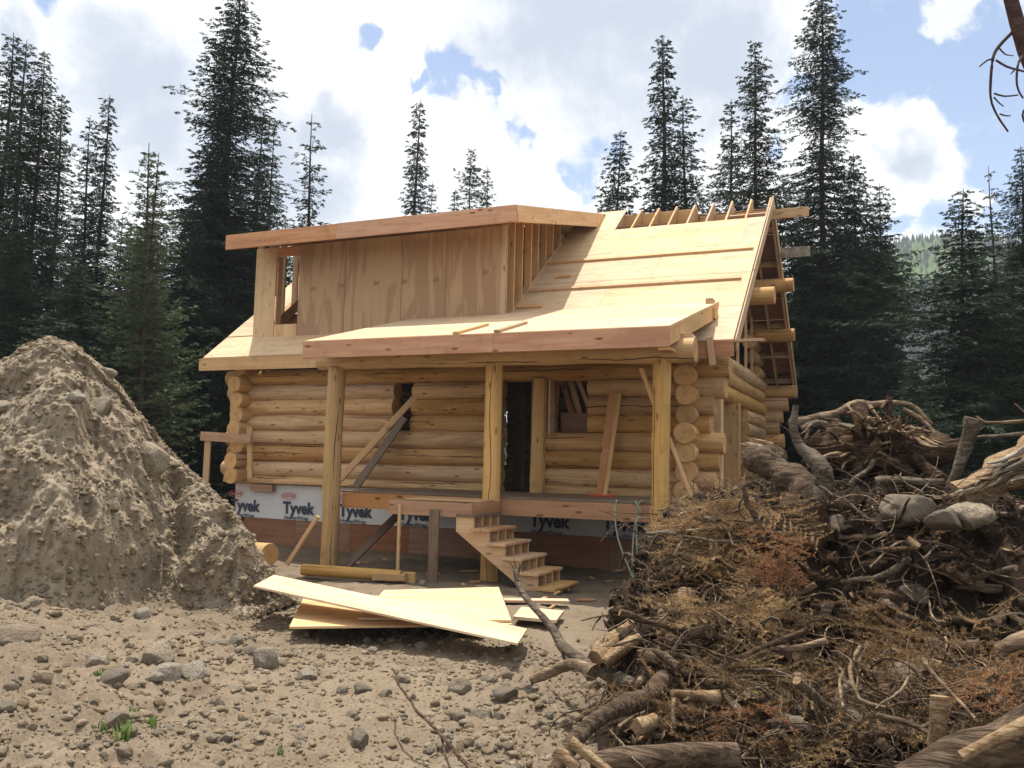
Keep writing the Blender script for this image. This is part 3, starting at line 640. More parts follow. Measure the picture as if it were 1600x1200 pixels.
loose('interior_post', 'dark post of an inner partition seen through the doorway', 'post', (5.05, 1.6, 1.09), (5.05, 1.6, 3.3), .16, .14, OLDW, (0, -1, 0))
for q in range(26):
    p = Vector((rnd.uniform(3.2, 8.4), rnd.uniform(-3.3, -.5), .0)) if q < 17 else Vector((rnd.uniform(6.5, 9.3), rnd.uniform(-5.2, -3.2), 0)); p.z = gz1(p.x, p.y)+.012; a = rnd.uniform(0, 3.14); l_ = rnd.uniform(.05, .28)
    tag(board('wood_scrap', p, p+Vector((math.cos(a)*l_, math.sin(a)*l_, rnd.uniform(0, .015))), rnd.uniform(.03, .09), .02, rnd.choice([LUMB, PLYL, RIMW])), 'small wood scrap dropped on the ground around the porch', 'wood scrap', 'wood scraps around the porch')
# hose
c = resample([(8.10, -2.24, 1.10), (8.12, -2.36, 1.08), (8.13, -2.37, .8), (8.2, -2.37, .5), (8.36, -2.4, .18), (8.55, -2.6, .03), (8.75, -2.9, .02)], .05)
hs = thing('garden_hose', 'pale green hose looped over the deck edge beside the porch post', 'hose', (8.3, -2.3, 0))
for q, pts in enumerate(([(8.10, -2.2, 1.11), (8.12, -2.30, 1.09), (8.10, -2.31, .95), (8.16, -2.32, .6), (8.34, -2.36, .2), (8.52, -2.6, .03)], [(8.46, -2.2, 1.11), (8.42, -2.30, 1.08), (8.40, -2.31, .8), (8.42, -2.33, .45), (8.5, -2.36, .15), (8.6, -2.55, .03)], [(8.36, -2.2, 1.11), (8.39, -2.29, 1.08), (8.47, -2.30, .95), (8.39, -2.33, .84), (8.36, -2.35, .4), (8.43, -2.5, .03)])):
    branch('hose_loop', pts, .011, .011, HOSE, hs, ns=8, wob=0)

# ------------------------------------------------------------------ trees
def spruce(H, rad, seed, dens=1., bare=0., gap=0., topn=1.0, droop=.35, spray=1., young=False, irregular=.25, nd_=NEEDLE):
    """arrays of a spruce H metres tall: trunk tube, crown of needle sprays on real limbs"""
    r = np.random.RandomState(seed); segs = []; limbs = []
    n_wh = int(H/(.23/dens)); clump = 1+.45*vnoise(np.stack([np.linspace(0, H*.55, n_wh), np.zeros(n_wh), np.zeros(n_wh)], -1), seed)
    for q in range(n_wh):
        t_ = (q+r.rand()*.6)/n_wh; z = H*(bare*.8+(1-bare*.8)*t_) if bare else H*(.03+.965*t_)
        f = 1-z/H
        prof = rad*(min(1, f*2.1)**.8)*(.78+.22*min(1, f*1.3))*clump[q] + .05*topn
        nb = int(r.randint(5, 9) if f > .05 else 4)
        if r.rand() < gap: nb = r.randint(1, 3)
        a0 = r.rand()*6.28
        for b in range(nb):
            a = a0+6.283*b/nb+r.randn()*.25; L = prof*(1+irregular*r.randn()); L = max(.08, L)
            limbs.append((z, a, L, f))
    Z, A, L, Fh = [np.array(x) for x in zip(*limbs)]
    sp_o = []; sp_d = []; sp_l = []; wood_v = []; wood_f = []
    for z, a, l, f in limbs:
        ns_ = max(2, int(l/(.105/spray)))
        u = (np.arange(ns_)+r.rand(ns_)*.7)/ns_; u = .12+.88*u
        rise = .45 if f < .15 else (.12 if f < .4 else -.02)
        ca, sa = math.cos(a), math.sin(a)
        zz = z+l*(rise*u-droop*u*u*(1 if f > .12 else .3)+.16*u**4)
        wig = .06*l*np.sin(u*4+a*3)
        X = ca*u*l-sa*wig; Y = sa*u*l+ca*wig; O = np.stack([X, Y, zz], -1)
        side = np.where(np.arange(ns_) % 2, 1, -1)*(.75+.5*r.rand(ns_))
        side[-1] = 0.05
        ang = a+side; dl = (.10+.30*l*(1-u)**.7+.10*r.rand(ns_))*(.8 if young else 1.)
        dz_ = -.25*droop*2+.22*r.randn(ns_)-.1
        sp_o.append(O); sp_d.append(np.stack([np.cos(ang), np.sin(ang), dz_], -1)); sp_l.append(dl)
        k = len(wood_v); w = .008+.010*l; e_ = O[-1]
        wood_v += [(0, 0, z+w), (-sa*w, ca*w, z-w), (sa*w, -ca*w, z-w), tuple(O[ns_//2]+[0, 0, .006]), tuple(O[ns_//2]+[-sa*w*.6, ca*w*.6, -.006]), tuple(e_)]
        wood_f += [(k, k+1, k+4, k+3), (k+2, k, k+3, k+4), (k+1, k+2, k+3, k+4), (k+3, k+4, k+5, k+5)]
    O = np.vstack(sp_o); D = np.vstack(sp_d); l = np.concatenate(sp_l); D /= np.linalg.norm(D, axis=1)[:, None]
    up = np.array([0, 0, 1.]); Sd = np.cross(D, up); Sd /= np.linalg.norm(Sd, axis=1)[:, None]+1e-9; Up = np.cross(Sd, D)
    V = []; n = len(O)
    for q in range(11):       # each spray: a brush of eleven narrow needle-covered twigs
        u = q/11.+.1*r.rand(n); o = O+D*(l*u*.8)[:, None]
        sd = (1 if q % 2 else -1)*(.55+.3*r.rand(n)); 
        if q == 10: sd = sd*.1
        d = D+Sd*sd[:, None]+Up*(.35*r.randn(n))[:, None]; d /= np.linalg.norm(d, axis=1)[:, None]
        ll = (.06+.36*l*(1-u))*(.7+.6*r.rand(n)); w = (.0155+.011*r.rand(n))*(1.0 if not young else .75)
        nn = np.cross(d, np.stack([r.randn(n), r.randn(n), r.randn(n)+1.2], -1)); nn /= np.linalg.norm(nn, axis=1)[:, None]+1e-9
        V.append(np.stack([o-nn*w[:, None], o+d*(ll*.55)[:, None]-nn*(w*.9)[:, None], o+d*ll[:, None], o+d*(ll*.5)[:, None]+nn*w[:, None]], 1))
    V = np.concatenate(V).reshape(-1, 3); F = np.arange(len(V)).reshape(-1, 4)
    wv = np.array(wood_v); wf = np.array(wood_f)+len(V)
    mi = np.concatenate([np.zeros(len(F), int), np.ones(len(wf), int)])
    crown = mesh_np('crown', np.vstack([V, wv]), np.vstack([F, wf]), [nd_, TWIG if gap > .2 else TRUNK], False, mi)
    zs = np.linspace(-.3, H, 26); tr = np.stack([.05*np.sin(zs*.6+seed), .05*np.cos(zs*.5), zs], -1)
    rr = (.0085*H)*(1-zs/H)**.85+.008; rr[:2] *= 1.25
    Vt, Ft = tube_arr(tr, rr, 9, seed, .1)
    return crown, mesh_np('trunk', Vt, Ft, [TRUNK])
PROTO = {}
def proto(key, **k):
    H = k['H']; c, t_ = spruce(**k); PROTO[key] = (H, c, t_)
proto('giant', H=19, rad=1.75, seed=1, dens=1.15, irregular=.22, droop=.42)
proto('spire', H=14, rad=.95, seed=2, dens=1.15, irregular=.25, droop=.45)
proto('spire2', H=14, rad=1.1, seed=12, dens=1.0, irregular=.35, droop=.35, gap=.12)
proto('sparse', H=13, rad=1.05, seed=3, dens=.75, gap=.45, irregular=.5, droop=.3, spray=.8)
proto('bushy', H=11, rad=1.75, seed=4, dens=1.2, irregular=.3, droop=.2)
proto('young', H=9, rad=1.35, seed=5, dens=.85, irregular=.35, droop=-.05, spray=.8, young=True, nd_=NEEDLEY)
proto('clubtop', H=15, rad=1.5, seed=6, dens=.9, bare=.35, gap=.25, irregular=.45, droop=.3)
tree_no = [0]; r_t = random.Random(5)
def tree(px, py, D, kind, label, group=None, sw=1., name='spruce_tree'):
    p = at(px, py, D)
    while -3.2*sw < p.x < 11.2 and p.y < 10.8: D += .7; p = at(px, py, D)
    H, c, tk = PROTO[kind]; h = p.z+.1; s = h/H; i_ = tree_no[0]; tree_no[0] += 1
    z0 = gz1(p.x, p.y)
    r = thing(name, label, 'tree', (p.x, p.y, z0), group); r.rotation_euler = (r_t.gauss(0, .003), r_t.gauss(0, .003), i_*2.4); w = s**.5*sw
    r.scale = (w*r_t.uniform(.88, 1.14), w*r_t.uniform(.88, 1.14), s)
    for n_, m_ in (('trunk', tk), ('crown', c)):
        o = bpy.data.objects.new(n_, m_); COL.objects.link(o); o.parent = r
    return r
NT = [
 (20, 52, 27, 'spire', 'narrow dark spruce at the extreme edge of the forest beyond the dirt pile', .9),
 (45, 68, 25, 'spire2', 'dark spruce whose tip stands just below the outermost one', 1.),
 (72, 82, 22, 'giant', 'full dark spruce directly behind the top of the dirt pile', .75),
 (99, 150, 26, 'spire', 'crooked topped spruce beside the full one behind the dirt pile', .9),
 (143, 183, 30, 'spire2', 'slim spruce, shorter of the twin spires near the dirt pile', .85),
 (170, 150, 29, 'spire', 'slim spruce, taller of the twin spires near the dirt pile', 1.),
 (234, 232, 17, 'young', 'pale green young spruce with a thin open leader between the spires and the giant', .9),
 (247, 246, 17.6, 'young', 'second pale thin leader right beside the open young spruce', .7),
 (190, 340, 21, 'young', 'small pale spruce low between the twin spires and the open young tree', .8),
 (374, -30, 25, 'giant', 'giant dark spruce towering over the dormer end of the cabin', 1.12),
 (325, 225, 24, 'spire2', 'dark spruce forming a shoulder of the giant beside the cabin', 1.3),
 (345, 150, 26.5, 'spire', 'spruce half merged in the giant tree beside the cabin', 1.1),
 (411, 168, 30, 'spire', 'narrow spruce just past the giant, left one of a close pair', .9),
 (428, 193, 31, 'spire2', 'narrow spruce of the close pair with the lower tip', .9),
 (490, 183, 27, 'sparse', 'thin drooping spruce with ragged limbs rising over the dormer roof', 1.15),
 (652, 158, 33, 'spire', 'slender spire alone against the clouds above the middle of the dormer', 1.05),
 (673, 285, 34, 'spire2', 'small spruce tip beside the lone slender spire', .8),
 (740, 235, 34, 'clubtop', 'gappy spruce with a rounded top above the dormer roof', .85),
 (764, 262, 35, 'spire2', 'spruce tip leaning close to the gappy round topped one', .8),
 (715, 296, 36, 'spire', 'tiny spruce tip just showing over the dormer roof', .8),
 (965, 206, 26, 'bushy', 'broad bushy spruce behind the open rafters, lowest of that clump', .95),
 (1036, 60, 25, 'spire', 'tall spruce with a needle thin tip behind the open rafters', 1.15),
 (1075, 150, 27, 'spire2', 'spruce beside the needle tipped one behind the open rafters', 1.15),
 (1140, 158, 26, 'spire2', 'thinner spruce next to the bare trunked one behind the ridge', 1.0),
 (1186, 70, 24, 'clubtop', 'open crowned spruce with a long bare trunk behind the roof ridge', 1.0),
 (1283, -45, 25, 'giant', 'massive dark spruce rising out of view beside the gable end', .92),
 (1335, 240, 24, 'bushy', 'dense spruce shoulder on the far flank of the massive one', .8),
 (1372, 292, 23.5, 'bushy', 'shorter round topped spruce next to the hazy valley gap', .75),
 (1502, 300, 19, 'bushy', 'well lit bushy spruce on the far flank of the valley gap', .9),
 (1551, 262, 27, 'sparse', 'thin see through spruce standing behind the bushy one', .9),
 (1597, 232, 20, 'giant', 'dark spruce at the margin past the thin see through one', .75),
 (1655, 120, 24, 'spire', 'tall spruce just past the edge beside the root pile', 1.2),
 (-40, 40, 25, 'giant', 'big spruce at the border left of the dirt pile', .8),
 (300, 330, 23, 'bushy', 'dark broad spruce filling in under the giant beside the cabin corner', .8),
 (120, 400, 20, 'bushy', 'broad low spruce right behind the shoulder of the dirt pile', .9),
 (222, 420, 18.5, 'young', 'low pale green spruce in front of the dark row behind the dirt pile', 1.1),
 (1425, 560, 17, 'bushy', 'low dark spruce at the foot of the valley gap behind the roots', .6),
]
for px, py, D, k_, lab, sw in NT: tree(px, py, D, k_, lab, None, sw)
r2 = random.Random(11)
for q in range(64):          # the dark wall of the forest behind the named trees
    side = q % 2
    px = r2.uniform(-160, 470) if side else r2.uniform(1195, 1800)
    py = r2.uniform(330, 470) if side else r2.uniform(360, 470)
    D = r2.uniform(27, 40)
    if not side and 1372 < px < 1512: continue
    if side and 395 < px: py = r2.uniform(400, 470)
    tree(px, py, D, r2.choice(['spire', 'spire2', 'bushy', 'giant']), 'dark spruce deep in the forest wall behind the taller trees', 'dark spruces filling the forest wall', r2.uniform(1.2, 1.6))
for q in range(16):
    px = r2.uniform(-120, 440) if q % 2 else r2.uniform(1215, 1345); D = r2.uniform(17.5, 22) if q % 2 else r2.uniform(23, 26)
    tree(px, r2.uniform(505, 600), D, 'bushy' if q % 3 else 'young', 'low spruce at the forest edge, its boughs reaching the ground', 'low spruces along the forest edge', 1.3)
# far wooded hillside, too far to tell trees apart
rs_ = np.random.RandomState(5); n = 13000
hx = 40+rs_.randn(n)*130; hy = 450+rs_.randn(n)*150; keep = (hy > 150); hx, hy = hx[keep], hy[keep]
hz = gheight(hx, hy); hh = rs_.uniform(4, 13, len(hx)); hw = hh*rs_.uniform(.14, .24, len(hx))
V = []; 
for q in range(6):
    a = q*math.pi/3; V.append(np.stack([hx+np.cos(a)*hw, hy+np.sin(a)*hw, hz], -1))
V.append(np.stack([hx, hy, hz+hh], -1)); V = np.stack(V, 1); m_ = len(hx)
F = np.concatenate([np.stack([np.arange(m_)*7+q, np.arange(m_)*7+(q+1) % 6, np.arange(m_)*7+6], -1) for q in range(6)])
tag(link('far_trees', mesh_np('far_trees', V.reshape(-1, 3), F, [FARN], False)), None, None, kind='stuff')

n = 420; hx = rs_.normal(24, 11, n); hy = rs_.normal(395, 22, n); hz = gheight(hx, hy); hh = rs_.uniform(5, 10, n); V0, F0 = [], []
oct_ = np.array([(1, 0, .5), (0, 1, .5), (-1, 0, .5), (0, -1, .5), (0, 0, 1), (0, 0, 0)]); of_ = np.array([(0, 1, 4), (1, 2, 4), (2, 3, 4), (3, 0, 4), (1, 0, 5), (2, 1, 5), (3, 2, 5), (0, 3, 5)])
V = oct_[None]*np.stack([hh*.32, hh*.32, hh], -1)[:, None]+np.stack([hx, hy, hz], -1)[:, None]
tag(link('far_aspens', mesh_np('far_aspens', V.reshape(-1, 3), (of_[None]+6*np.arange(n)[:, None, None]).reshape(-1, 3), [plain('aspen_leaves', (.13, .20, .06), .8)], False)), None, None, kind='stuff')

# ------------------------------------------------------------------ stones
def ico(sub):
    t_ = (1+5**.5)/2; V = [(-1, t_, 0), (1, t_, 0), (-1, -t_, 0), (1, -t_, 0), (0, -1, t_), (0, 1, t_), (0, -1, -t_), (0, 1, -t_), (t_, 0, -1), (t_, 0, 1), (-t_, 0, -1), (-t_, 0, 1)]
    V = [Vector(v).normalized() for v in V]
    F = [(0, 11, 5), (0, 5, 1), (0, 1, 7), (0, 7, 10), (0, 10, 11), (1, 5, 9), (5, 11, 4), (11, 10, 2), (10, 7, 6), (7, 1, 8), (3, 9, 4), (3, 4, 2), (3, 2, 6), (3, 6, 8), (3, 8, 9), (4, 9, 5), (2, 4, 11), (6, 2, 10), (8, 6, 7), (9, 8, 1)]
    for _ in range(sub):
        cache = {}; G = []
        def mid(a, b):
            k = (min(a, b), max(a, b))
            if k not in cache: V.append(((V[a]+V[b])/2).normalized()); cache[k] = len(V)-1
            return cache[k]
        for a, b, c in F:
            x, y, z = mid(a, b), mid(b, c), mid(c, a); G += [(a, x, z), (b, y, x), (c, z, y), (x, y, z)]
        F = G
    return np.array([tuple(v) for v in V]), np.array(F)
I3 = ico(3); I1 = ico(1); I0 = ico(0)
def rockverts(base, seed, cuts=7, ang=.6):
    V, F = base; r = np.random.RandomState(seed); V = V.copy()*(1+.16*fbm(V*1.3, 3, seed)[:, None])
    for _ in range(cuts):
        n_ = r.randn(3); n_ /= np.linalg.norm(n_); d = r.uniform(.55, .85); e_ = V@n_-d
        V = V-np.maximum(e_, 0)[:, None]*n_*ang*1.4
    V *= (1+.03*fbm(V*6, 2, seed+3)[:, None]); V = V*np.array([1, r.uniform(.65, .9), r.uniform(.5, .75)])
    return V/np.abs(V[:, 0]).max(), F
RM = {}
def rockmesh(seed, mat):
    k = (seed, mat.name)
    if k not in RM: V, F = rockverts(I3, seed); RM[k] = mesh_np('stone', V, F, [mat])
    return RM[k]
def stone(px, py, rpx, label, mat=ROCK, seed=None, group=None, sq=1., name='stone', D=None, tilt=0., pos=None, cat='stone', rz=None):
    p = pos or (at(px, py, D) if D else on_z(px, py, .02)); dist = math.hypot(p.x-CAM[0], p.y-CAM[1]); s = rpx*dist/FPX
    if pos is None and D is None: p.z = gz1(p.x, p.y)+s*.22*sq
    o = bpy.data.objects.new(name, rockmesh(rnd.randrange(12) if seed is None else seed, mat)); COL.objects.link(o)
    o.location = p; o.scale = (s, s, s*sq); o.rotation_euler = (rnd.uniform(-.25, .25), tilt, rnd.uniform(0, 6.28) if rz is None else rz)
    return tag(o, label, cat, group)
stone(247, 1045, 29, 'rounded brown stone perched on paler ones in the foreground', ROCK, 1, sq=1.2)
stone(262, 1068, 27, 'pale flat stone beneath the rounded brown one', PALER, 2)
stone(240, 1076, 13, 'small light grey stone tucked against the pale flat one', PALER, 3)
stone(306, 1056, 21, 'wedge shaped pale stone beside the perched brown one', PALER, 4)
stone(415, 1030, 25, 'big angular tan stone, largest near the plywood sheets', ROCK, 5, sq=1.35)
stone(369, 1006, 13, 'upright grey stone close to the big angular tan one', BOULD, 6, sq=1.3)
stone(391, 1014, 14, 'grey stone touching the big angular tan one', BOULD, 7, sq=1.1)
stone(152, 1071, 27, 'half buried tan stone behind the green sprouts', ROCK, 8)
stone(176, 1096, 22, 'flat grey stone right beside the green sprouts', BOULD, 9)
stone(26, 1050, 27, 'wide low stone at the margin under the dirt pile', ROCK, 10)
stone(178, 1165, 18, 'round stone with grass blades growing against it', ROCK, 11, sq=1.1)
stone(222, 980, 12, 'small white stone at the foot of the dirt pile', PALER, 0, sq=1.3)
stone(113, 970, 20, 'pale slab stone at the base of the dirt pile', PALER, 2)
stone(48, 984, 18, 'brown slanted slab under the undercut dirt face', ROCK, 3)
stone(566, 1062, 17, 'dark pointed stone in the middle of the open ground', BOULD, 4, sq=1.2)
stone(537, 1062, 12, 'small dark stone next to the pointed one', BOULD, 5)
stone(561, 1150, 19, 'grey green tilted stone with a sharp edge near the bottom', BOULD, 6, sq=1.5, tilt=.5)
stone(719, 1062, 18, 'rounded brown stone heading the rubble by the branches', ROCK, 7, sq=1.2)
stone(630, 1050, 15, 'half sunk stone halfway to the rubble', ROCK, 8)
stone(715, 1105, 17, 'light stone in the heap of rubble beside the thin branch', ROCK, 9, sq=1.2)
stone(750, 1100, 19, 'larger tan stone at the centre of the rubble heap', ROCK, 10, sq=1.1)
stone(788, 1080, 19, 'two toned stone with a dark face in the rubble heap', BOULD, 11)
stone(480, 1040, 17, 'pale buried stone between the tan stone and the pointed one', PALER, 1, sq=.8)
stone(575, 985, 9, 'stone just in front of the plywood edge, first from the dirt pile', ROCK, 2, sq=1.2)
stone(613, 986, 9, 'second stone along the plywood edge', ROCK, 3, sq=1.1)
stone(660, 1000, 12, 'stone in the shadow of the long sheet', ROCK, 4)
stone(660, 912, 9, 'white stone on the bright ground under the landing', PALER, 5, sq=1.2)
for q in range(190):
    for _ in range(20):
        px = rnd.uniform(0, 1000); py = rnd.uniform(985, 1230) if px < 950 else rnd.uniform(900, 1000)
        if px < 480 or px > 620 or rnd.random() < .35: break
    if 430 < px < 880 and py < 1015: continue
    stone(px, py, rnd.uniform(5, 12)*(.6+.5*(py-900)/300), 'stone lying among the rubble of the bare foreground', ROCK if rnd.random() < .8 else PALER, None, 'stones strewn over the foreground', rnd.uniform(.8, 1.3))
def scatter(name, n, base, sizef, place, mats, seed, zoff=.15, smooth_=False, cuts=4):
    r = np.random.RandomState(seed); lib = [rockverts(base, seed+k, cuts) for k in range(14)]; P = place(r, n); n = len(P)
    s = sizef(r, n, P); a = r.rand(n)*6.283; id_ = r.randint(0, 14, n); Vs = []; Fs = []; off = 0; mi = []
    for k in range(14):
        sel = np.where(id_ == k)[0]; V, F = lib[k]; c, s_ = np.cos(a[sel]), np.sin(a[sel])
        X = V[None, :, 0]*c[:, None]-V[None, :, 1]*s_[:, None]; Y = V[None, :, 0]*s_[:, None]+V[None, :, 1]*c[:, None]; Zz = V[None, :, 2]*(.7+.6*r.rand(len(sel)))[:, None]
        W_ = np.stack([X, Y, Zz+0*X], -1)*s[sel][:, None, None]+P[sel][:, None, :]+np.array([0, 0, 1])*(s[sel]*zoff)[:, None, None]
        Vs.append(W_.reshape(-1, 3)); Fs.append((F[None]+(np.arange(len(sel))*len(V))[:, None, None]).reshape(-1, 3)+off); off += len(sel)*len(V)
        mi.append(np.full(len(sel)*len(F), 0) if len(mats) == 1 else np.repeat((r.rand(len(sel)) < .05).astype(int), len(F)))
    return tag(link(name, mesh_np(name, np.vstack(Vs), np.vstack(Fs), mats, smooth_, np.concatenate(mi))), None, None, kind='stuff')
def place_fg(r, n):
    a = r.uniform(-.66, .66, n)+YAW; D = 3.4*np.exp(r.rand(n)*math.log(11/3.4)); x = CAM[0]+D*np.sin(a); y = CAM[1]+D*np.cos(a)
    px = 800+FPX*np.tan(a-YAW); dens = .16+.84*np.maximum(1-sm(px, 250, 650), sm(px, 620, 800)*(1-sm(D, 7, 8.5)))
    dens = dens*(.12+.88*(fbm(np.stack([x*1.1, y*1.1, x*0], -1), 3, 77) > .05)); k = (r.rand(n) < dens) & ~((y > -3.3) & (x < 9)); x, y = x[k], y[k]
    return np.stack([x, y, gheight(x, y)], -1)
def place_gr(r, n):
    a = r.uniform(-.66, .66, n)+YAW; D = 3.4*np.exp(r.rand(n)*math.log(10/3.4)); x = CAM[0]+D*np.sin(a); y = CAM[1]+D*np.cos(a)
    px = 800+FPX*np.tan(a-YAW); k = (r.rand(n) < .45+.55*(fbm(np.stack([x*1.6, y*1.6, x*0], -1), 3, 78) > 0)) & ~((y > -3.3) & (x < 9)) & (px < 1100-60*(D-4)); x, y = x[k], y[k]
    return np.stack([x, y, gheight(x, y)], -1)
scatter('gravel', 44000, I0, lambda r, n, P: np.clip(.0062*np.exp(r.randn(n)*.6), .003, .03)*np.clip(np.hypot(P[:, 0]-CAM[0], P[:, 1]-CAM[1])/5.5, .8, 1.6), place_gr, [CLOD], 40)
scatter('rubble', 8000, I1, lambda r, n, P: np.clip(.022*np.exp(r.randn(n)*.45), .012, .06), place_fg, [CLOD], 60)

# ------------------------------------------------------------------ the dirt pile
SIL = np.array([(-260, 640), (-120, 600), (-50, 590), (0, 581), (40, 553), (68, 542), (110, 553), (160, 585), (190, 612), (215, 643), (260, 692), (300, 724), (330, 750), (360, 778), (385, 803), (405, 832), (415, 855), (440, 882), (470, 908), (500, 925)])
BAS = np.array([(-260, 930), (0, 945), (120, 962), (200, 945), (260, 932), (330, 940), (400, 958), (440, 945), (500, 925)])
def hor(px): return 650+(px+2316)*.02343
def pile():
    pxs = np.linspace(-260, 500, 470); ts = np.concatenate([np.linspace(0, 1, 300)**1.35, np.linspace(1, 2.6, 50)[1:]])
    PX, T = np.meshgrid(pxs, ts, indexing='ij')
    yb = np.interp(PX, BAS[:, 0], BAS[:, 1]); ys = np.interp(PX, SIL[:, 0], SIL[:, 1]); ho = hor(PX)
    Db = 1.62*FPX/(yb-ho); u = (hor(pxs)-np.interp(pxs, SIL[:, 0], SIL[:, 1])); 
    dep = np.clip(.35+(yb-ys)/390*2.4, .1, 3.)
    Dr = Db+dep; D = Db+dep*T; zt = 1.574+(ho-ys)/FPX*Dr
    tt = np.clip(T, 0, 1); sh = .62*(1-(1-np.clip(tt*1.9, 0, 1))**2)**.8+.38*sm(tt, .15, 1.0)
    sh = np.where(T > 1, 1-sm(T, 1.0, 2.75)*1.05, sh)
    Z = zt*sh-.03
    az = np.arctan((PX-800)/FPX)+YAW; X = CAM[0]+D*np.sin(az); Y = CAM[1]+D*np.cos(az)
    P = np.stack([X, Y, Z], -1)
    w = sm(T, .0, .15)*(1-sm(PX, 430, 500))+.15
    wr_ = np.where(T > .93, np.clip(1-abs(T-1)*0-.45, .4, 1), 1.)
    big = .16*fbm(P*np.array([1.1, 1.1, .6]), 3, 4)+.11*fbm(P*np.array([2.3, 2.3, .8]), 3, 9, ridged=True)-.05
    streak = .035*fbm(np.stack([PX*.035, Z*.5, PX*0], -1), 3, 71, ridged=True)*(T < .9)
    big = big+streak
    fine = .032*fbm(P*5, 3, 31, .55)+.02*fbm(P*15, 3, 41, .6)+.009*fbm(P*42, 2, 43)
    nd2 = np.stack([np.sin(az), np.cos(az), -.55+0*az], -1)*-1.; nd2 /= np.linalg.norm(nd2, axis=-1)[..., None]
    gully = -.22*np.exp(-((PX-(300-40*T))/16)**2)*sm(T, .05, .3)*(1-sm(T, .6, .9))+-.16*np.exp(-((PX-(120+60*T))/20)**2)*(1-sm(T, .5, .8))
    under = -.28*np.exp(-((T-.03)/.05)**2)*sm(fbm(np.stack([PX*.012, PX*0, PX*0], -1), 2, 8), -.5, .3)*(1-sm(PX, 330, 420))
    P = P+nd2*((big*.9*(1-.75*(T > .85))*1.+gully+under)*w+fine*(.4+.6*w)*wr_)[..., None]
    V = P.reshape(-1, 3); m = len(ts); i, j = np.meshgrid(np.arange(len(pxs)-1), np.arange(m-1), indexing='ij')
    F = np.stack([i*m+j, (i+1)*m+j, (i+1)*m+j+1, i*m+j+1], -1).reshape(-1, 4)
    c = at(130, 900, 10.5); c.z = 0
    V = V-np.array(c)
    return tag(link('dirt_pile', mesh_np('dirt_pile', V, F, [PILEM]), None, tuple(c)), 'tall heap of grey brown excavated dirt with an undercut face', 'dirt pile'), P
pile_o, PP = pile()
def on_pile(px, t_):
    i = int((px+260)/760*469); j = int(t_**(1/1.35)*299); return Vector(PP[i, j])
def p_place(r, n):
    i = r.randint(15, 455, n); j = r.randint(8, 315, n); P = PP[i, j]; return P
scatter('clods', 6500, I0, lambda r, n, P: np.clip(.016*np.exp(r.randn(n)*.55), .008, .06), p_place, [CLOD], 90, zoff=.0)
stone(0, 0, 26, 'rounded boulder sticking out of the middle of the dirt pile', ROCK, 4, pos=on_pile(157, .62)+Vector((.02, -.05, 0)), sq=1.1)
stone(0, 0, 26, 'tall pale stone set in the slope of the dirt pile nearest the cabin', ROCK, 6, pos=on_pile(245, .55)+Vector((.03, -.06, 0)), sq=1.7)
stone(0, 0, 12, 'small stone below the rounded boulder on the dirt pile', PALER, 7, pos=on_pile(120, .5))
stone(0, 0, 16, 'stone near the crest of the dirt pile', ROCK, 8, pos=on_pile(163, .93))
stone(0, 0, 18, 'pale stone low at the outer end of the dirt pile face', PALER, 9, pos=on_pile(4, .55))
for k, (a_, b_, c_) in enumerate((((270, .05), (262, .22), (238, .42)), ((262, .08), (285, .1), (305, .02)), ((300, .78), (312, .84), (318, .80)))):
    q = [on_pile(*v) + Vector((.08, -.1, .04)) for v in (a_, b_, c_)]
    tag(branch('root', q, .009, .003, TWIG, ns=6, crook=.02), ['thin root curling up the lower face of the dirt pile', 'thin root crossing the foot of the dirt pile', 'hair thin root near the crest of the dirt pile'][k], 'root')

# ------------------------------------------------------------------ plywood sheets in front of the cabin
def gpl(p, z): return on_z(p[0], p[1], z)
tag(plate('plywood_sheet', [gpl((452, 979), .10), gpl((800, 975), .10), gpl((756, 930), .10), gpl((476, 931), .10)], .02, PLYL), 'wide plywood sheet lying flat, bottom of the heap, nearest the dirt pile', 'plywood')
tag(plate('plywood_sheet', [gpl((560, 965), .125), gpl((799, 969), .125), gpl((779, 917), .125), gpl((600, 922), .125)], .018, PLYL), 'bright square ended plywood sheet between the bottom sheet and the stairs', 'plywood')
tag(plate('plywood_sheet', [gpl((396, 915), .34), gpl((809, 1005), .15), gpl((824, 982), .15), gpl((428, 898), .34)], .018, PLYL), 'long narrow plywood strip laid across the other sheets', 'plywood')
loose('board_offcut', 'slim pale board on the ground at the foot of the stairs', 'board', on_z(787, 938, .03), on_z(888, 939, .03), .16, .03, PLYL)
tag(plate('board_offcut', [on_z(802, 963, .05), on_z(869, 969, .05), on_z(881, 954, .05), on_z(815, 948, .05)], .03, PLYL), 'short wide offcut lying beside the plywood corner', 'board')
# grass sprouts
def sprout(px, py, n, h, label):
    p = on_z(px, py, 0); p.z = gz1(p.x, p.y); V = []; F = []
    for _ in range(n):
        x, y = rnd.gauss(0, .02), rnd.gauss(0, .02); a = rnd.uniform(0, 6.28); l = h*rnd.uniform(.6, 1.1); w = rnd.uniform(.004, .009); lean = rnd.uniform(.1, .6)*l
        dx, dy = math.cos(a), math.sin(a); k = len(V)
        V += [(x-dy*w, y+dx*w, 0), (x+dy*w, y-dx*w, 0), (x+dx*lean*.4+dy*w, y+dy*lean*.4-dx*w, l*.6), (x+dx*lean*.4-dy*w, y+dy*lean*.4+dx*w, l*.6), (x+dx*lean, y+dy*lean, l)]
        F += [(k, k+1, k+2, k+3), (k+3, k+2, k+4)]
    tag(link('grass_tuft', mesh_py('grass_tuft', V, F, [GRASS]), None, tuple(p)), label, 'grass tuft')
sprout(150, 1098, 16, .07, 'green tuft between the half buried stone and the flat grey one')
sprout(190, 1188, 26, .12, 'largest green tuft, growing against the round stone')
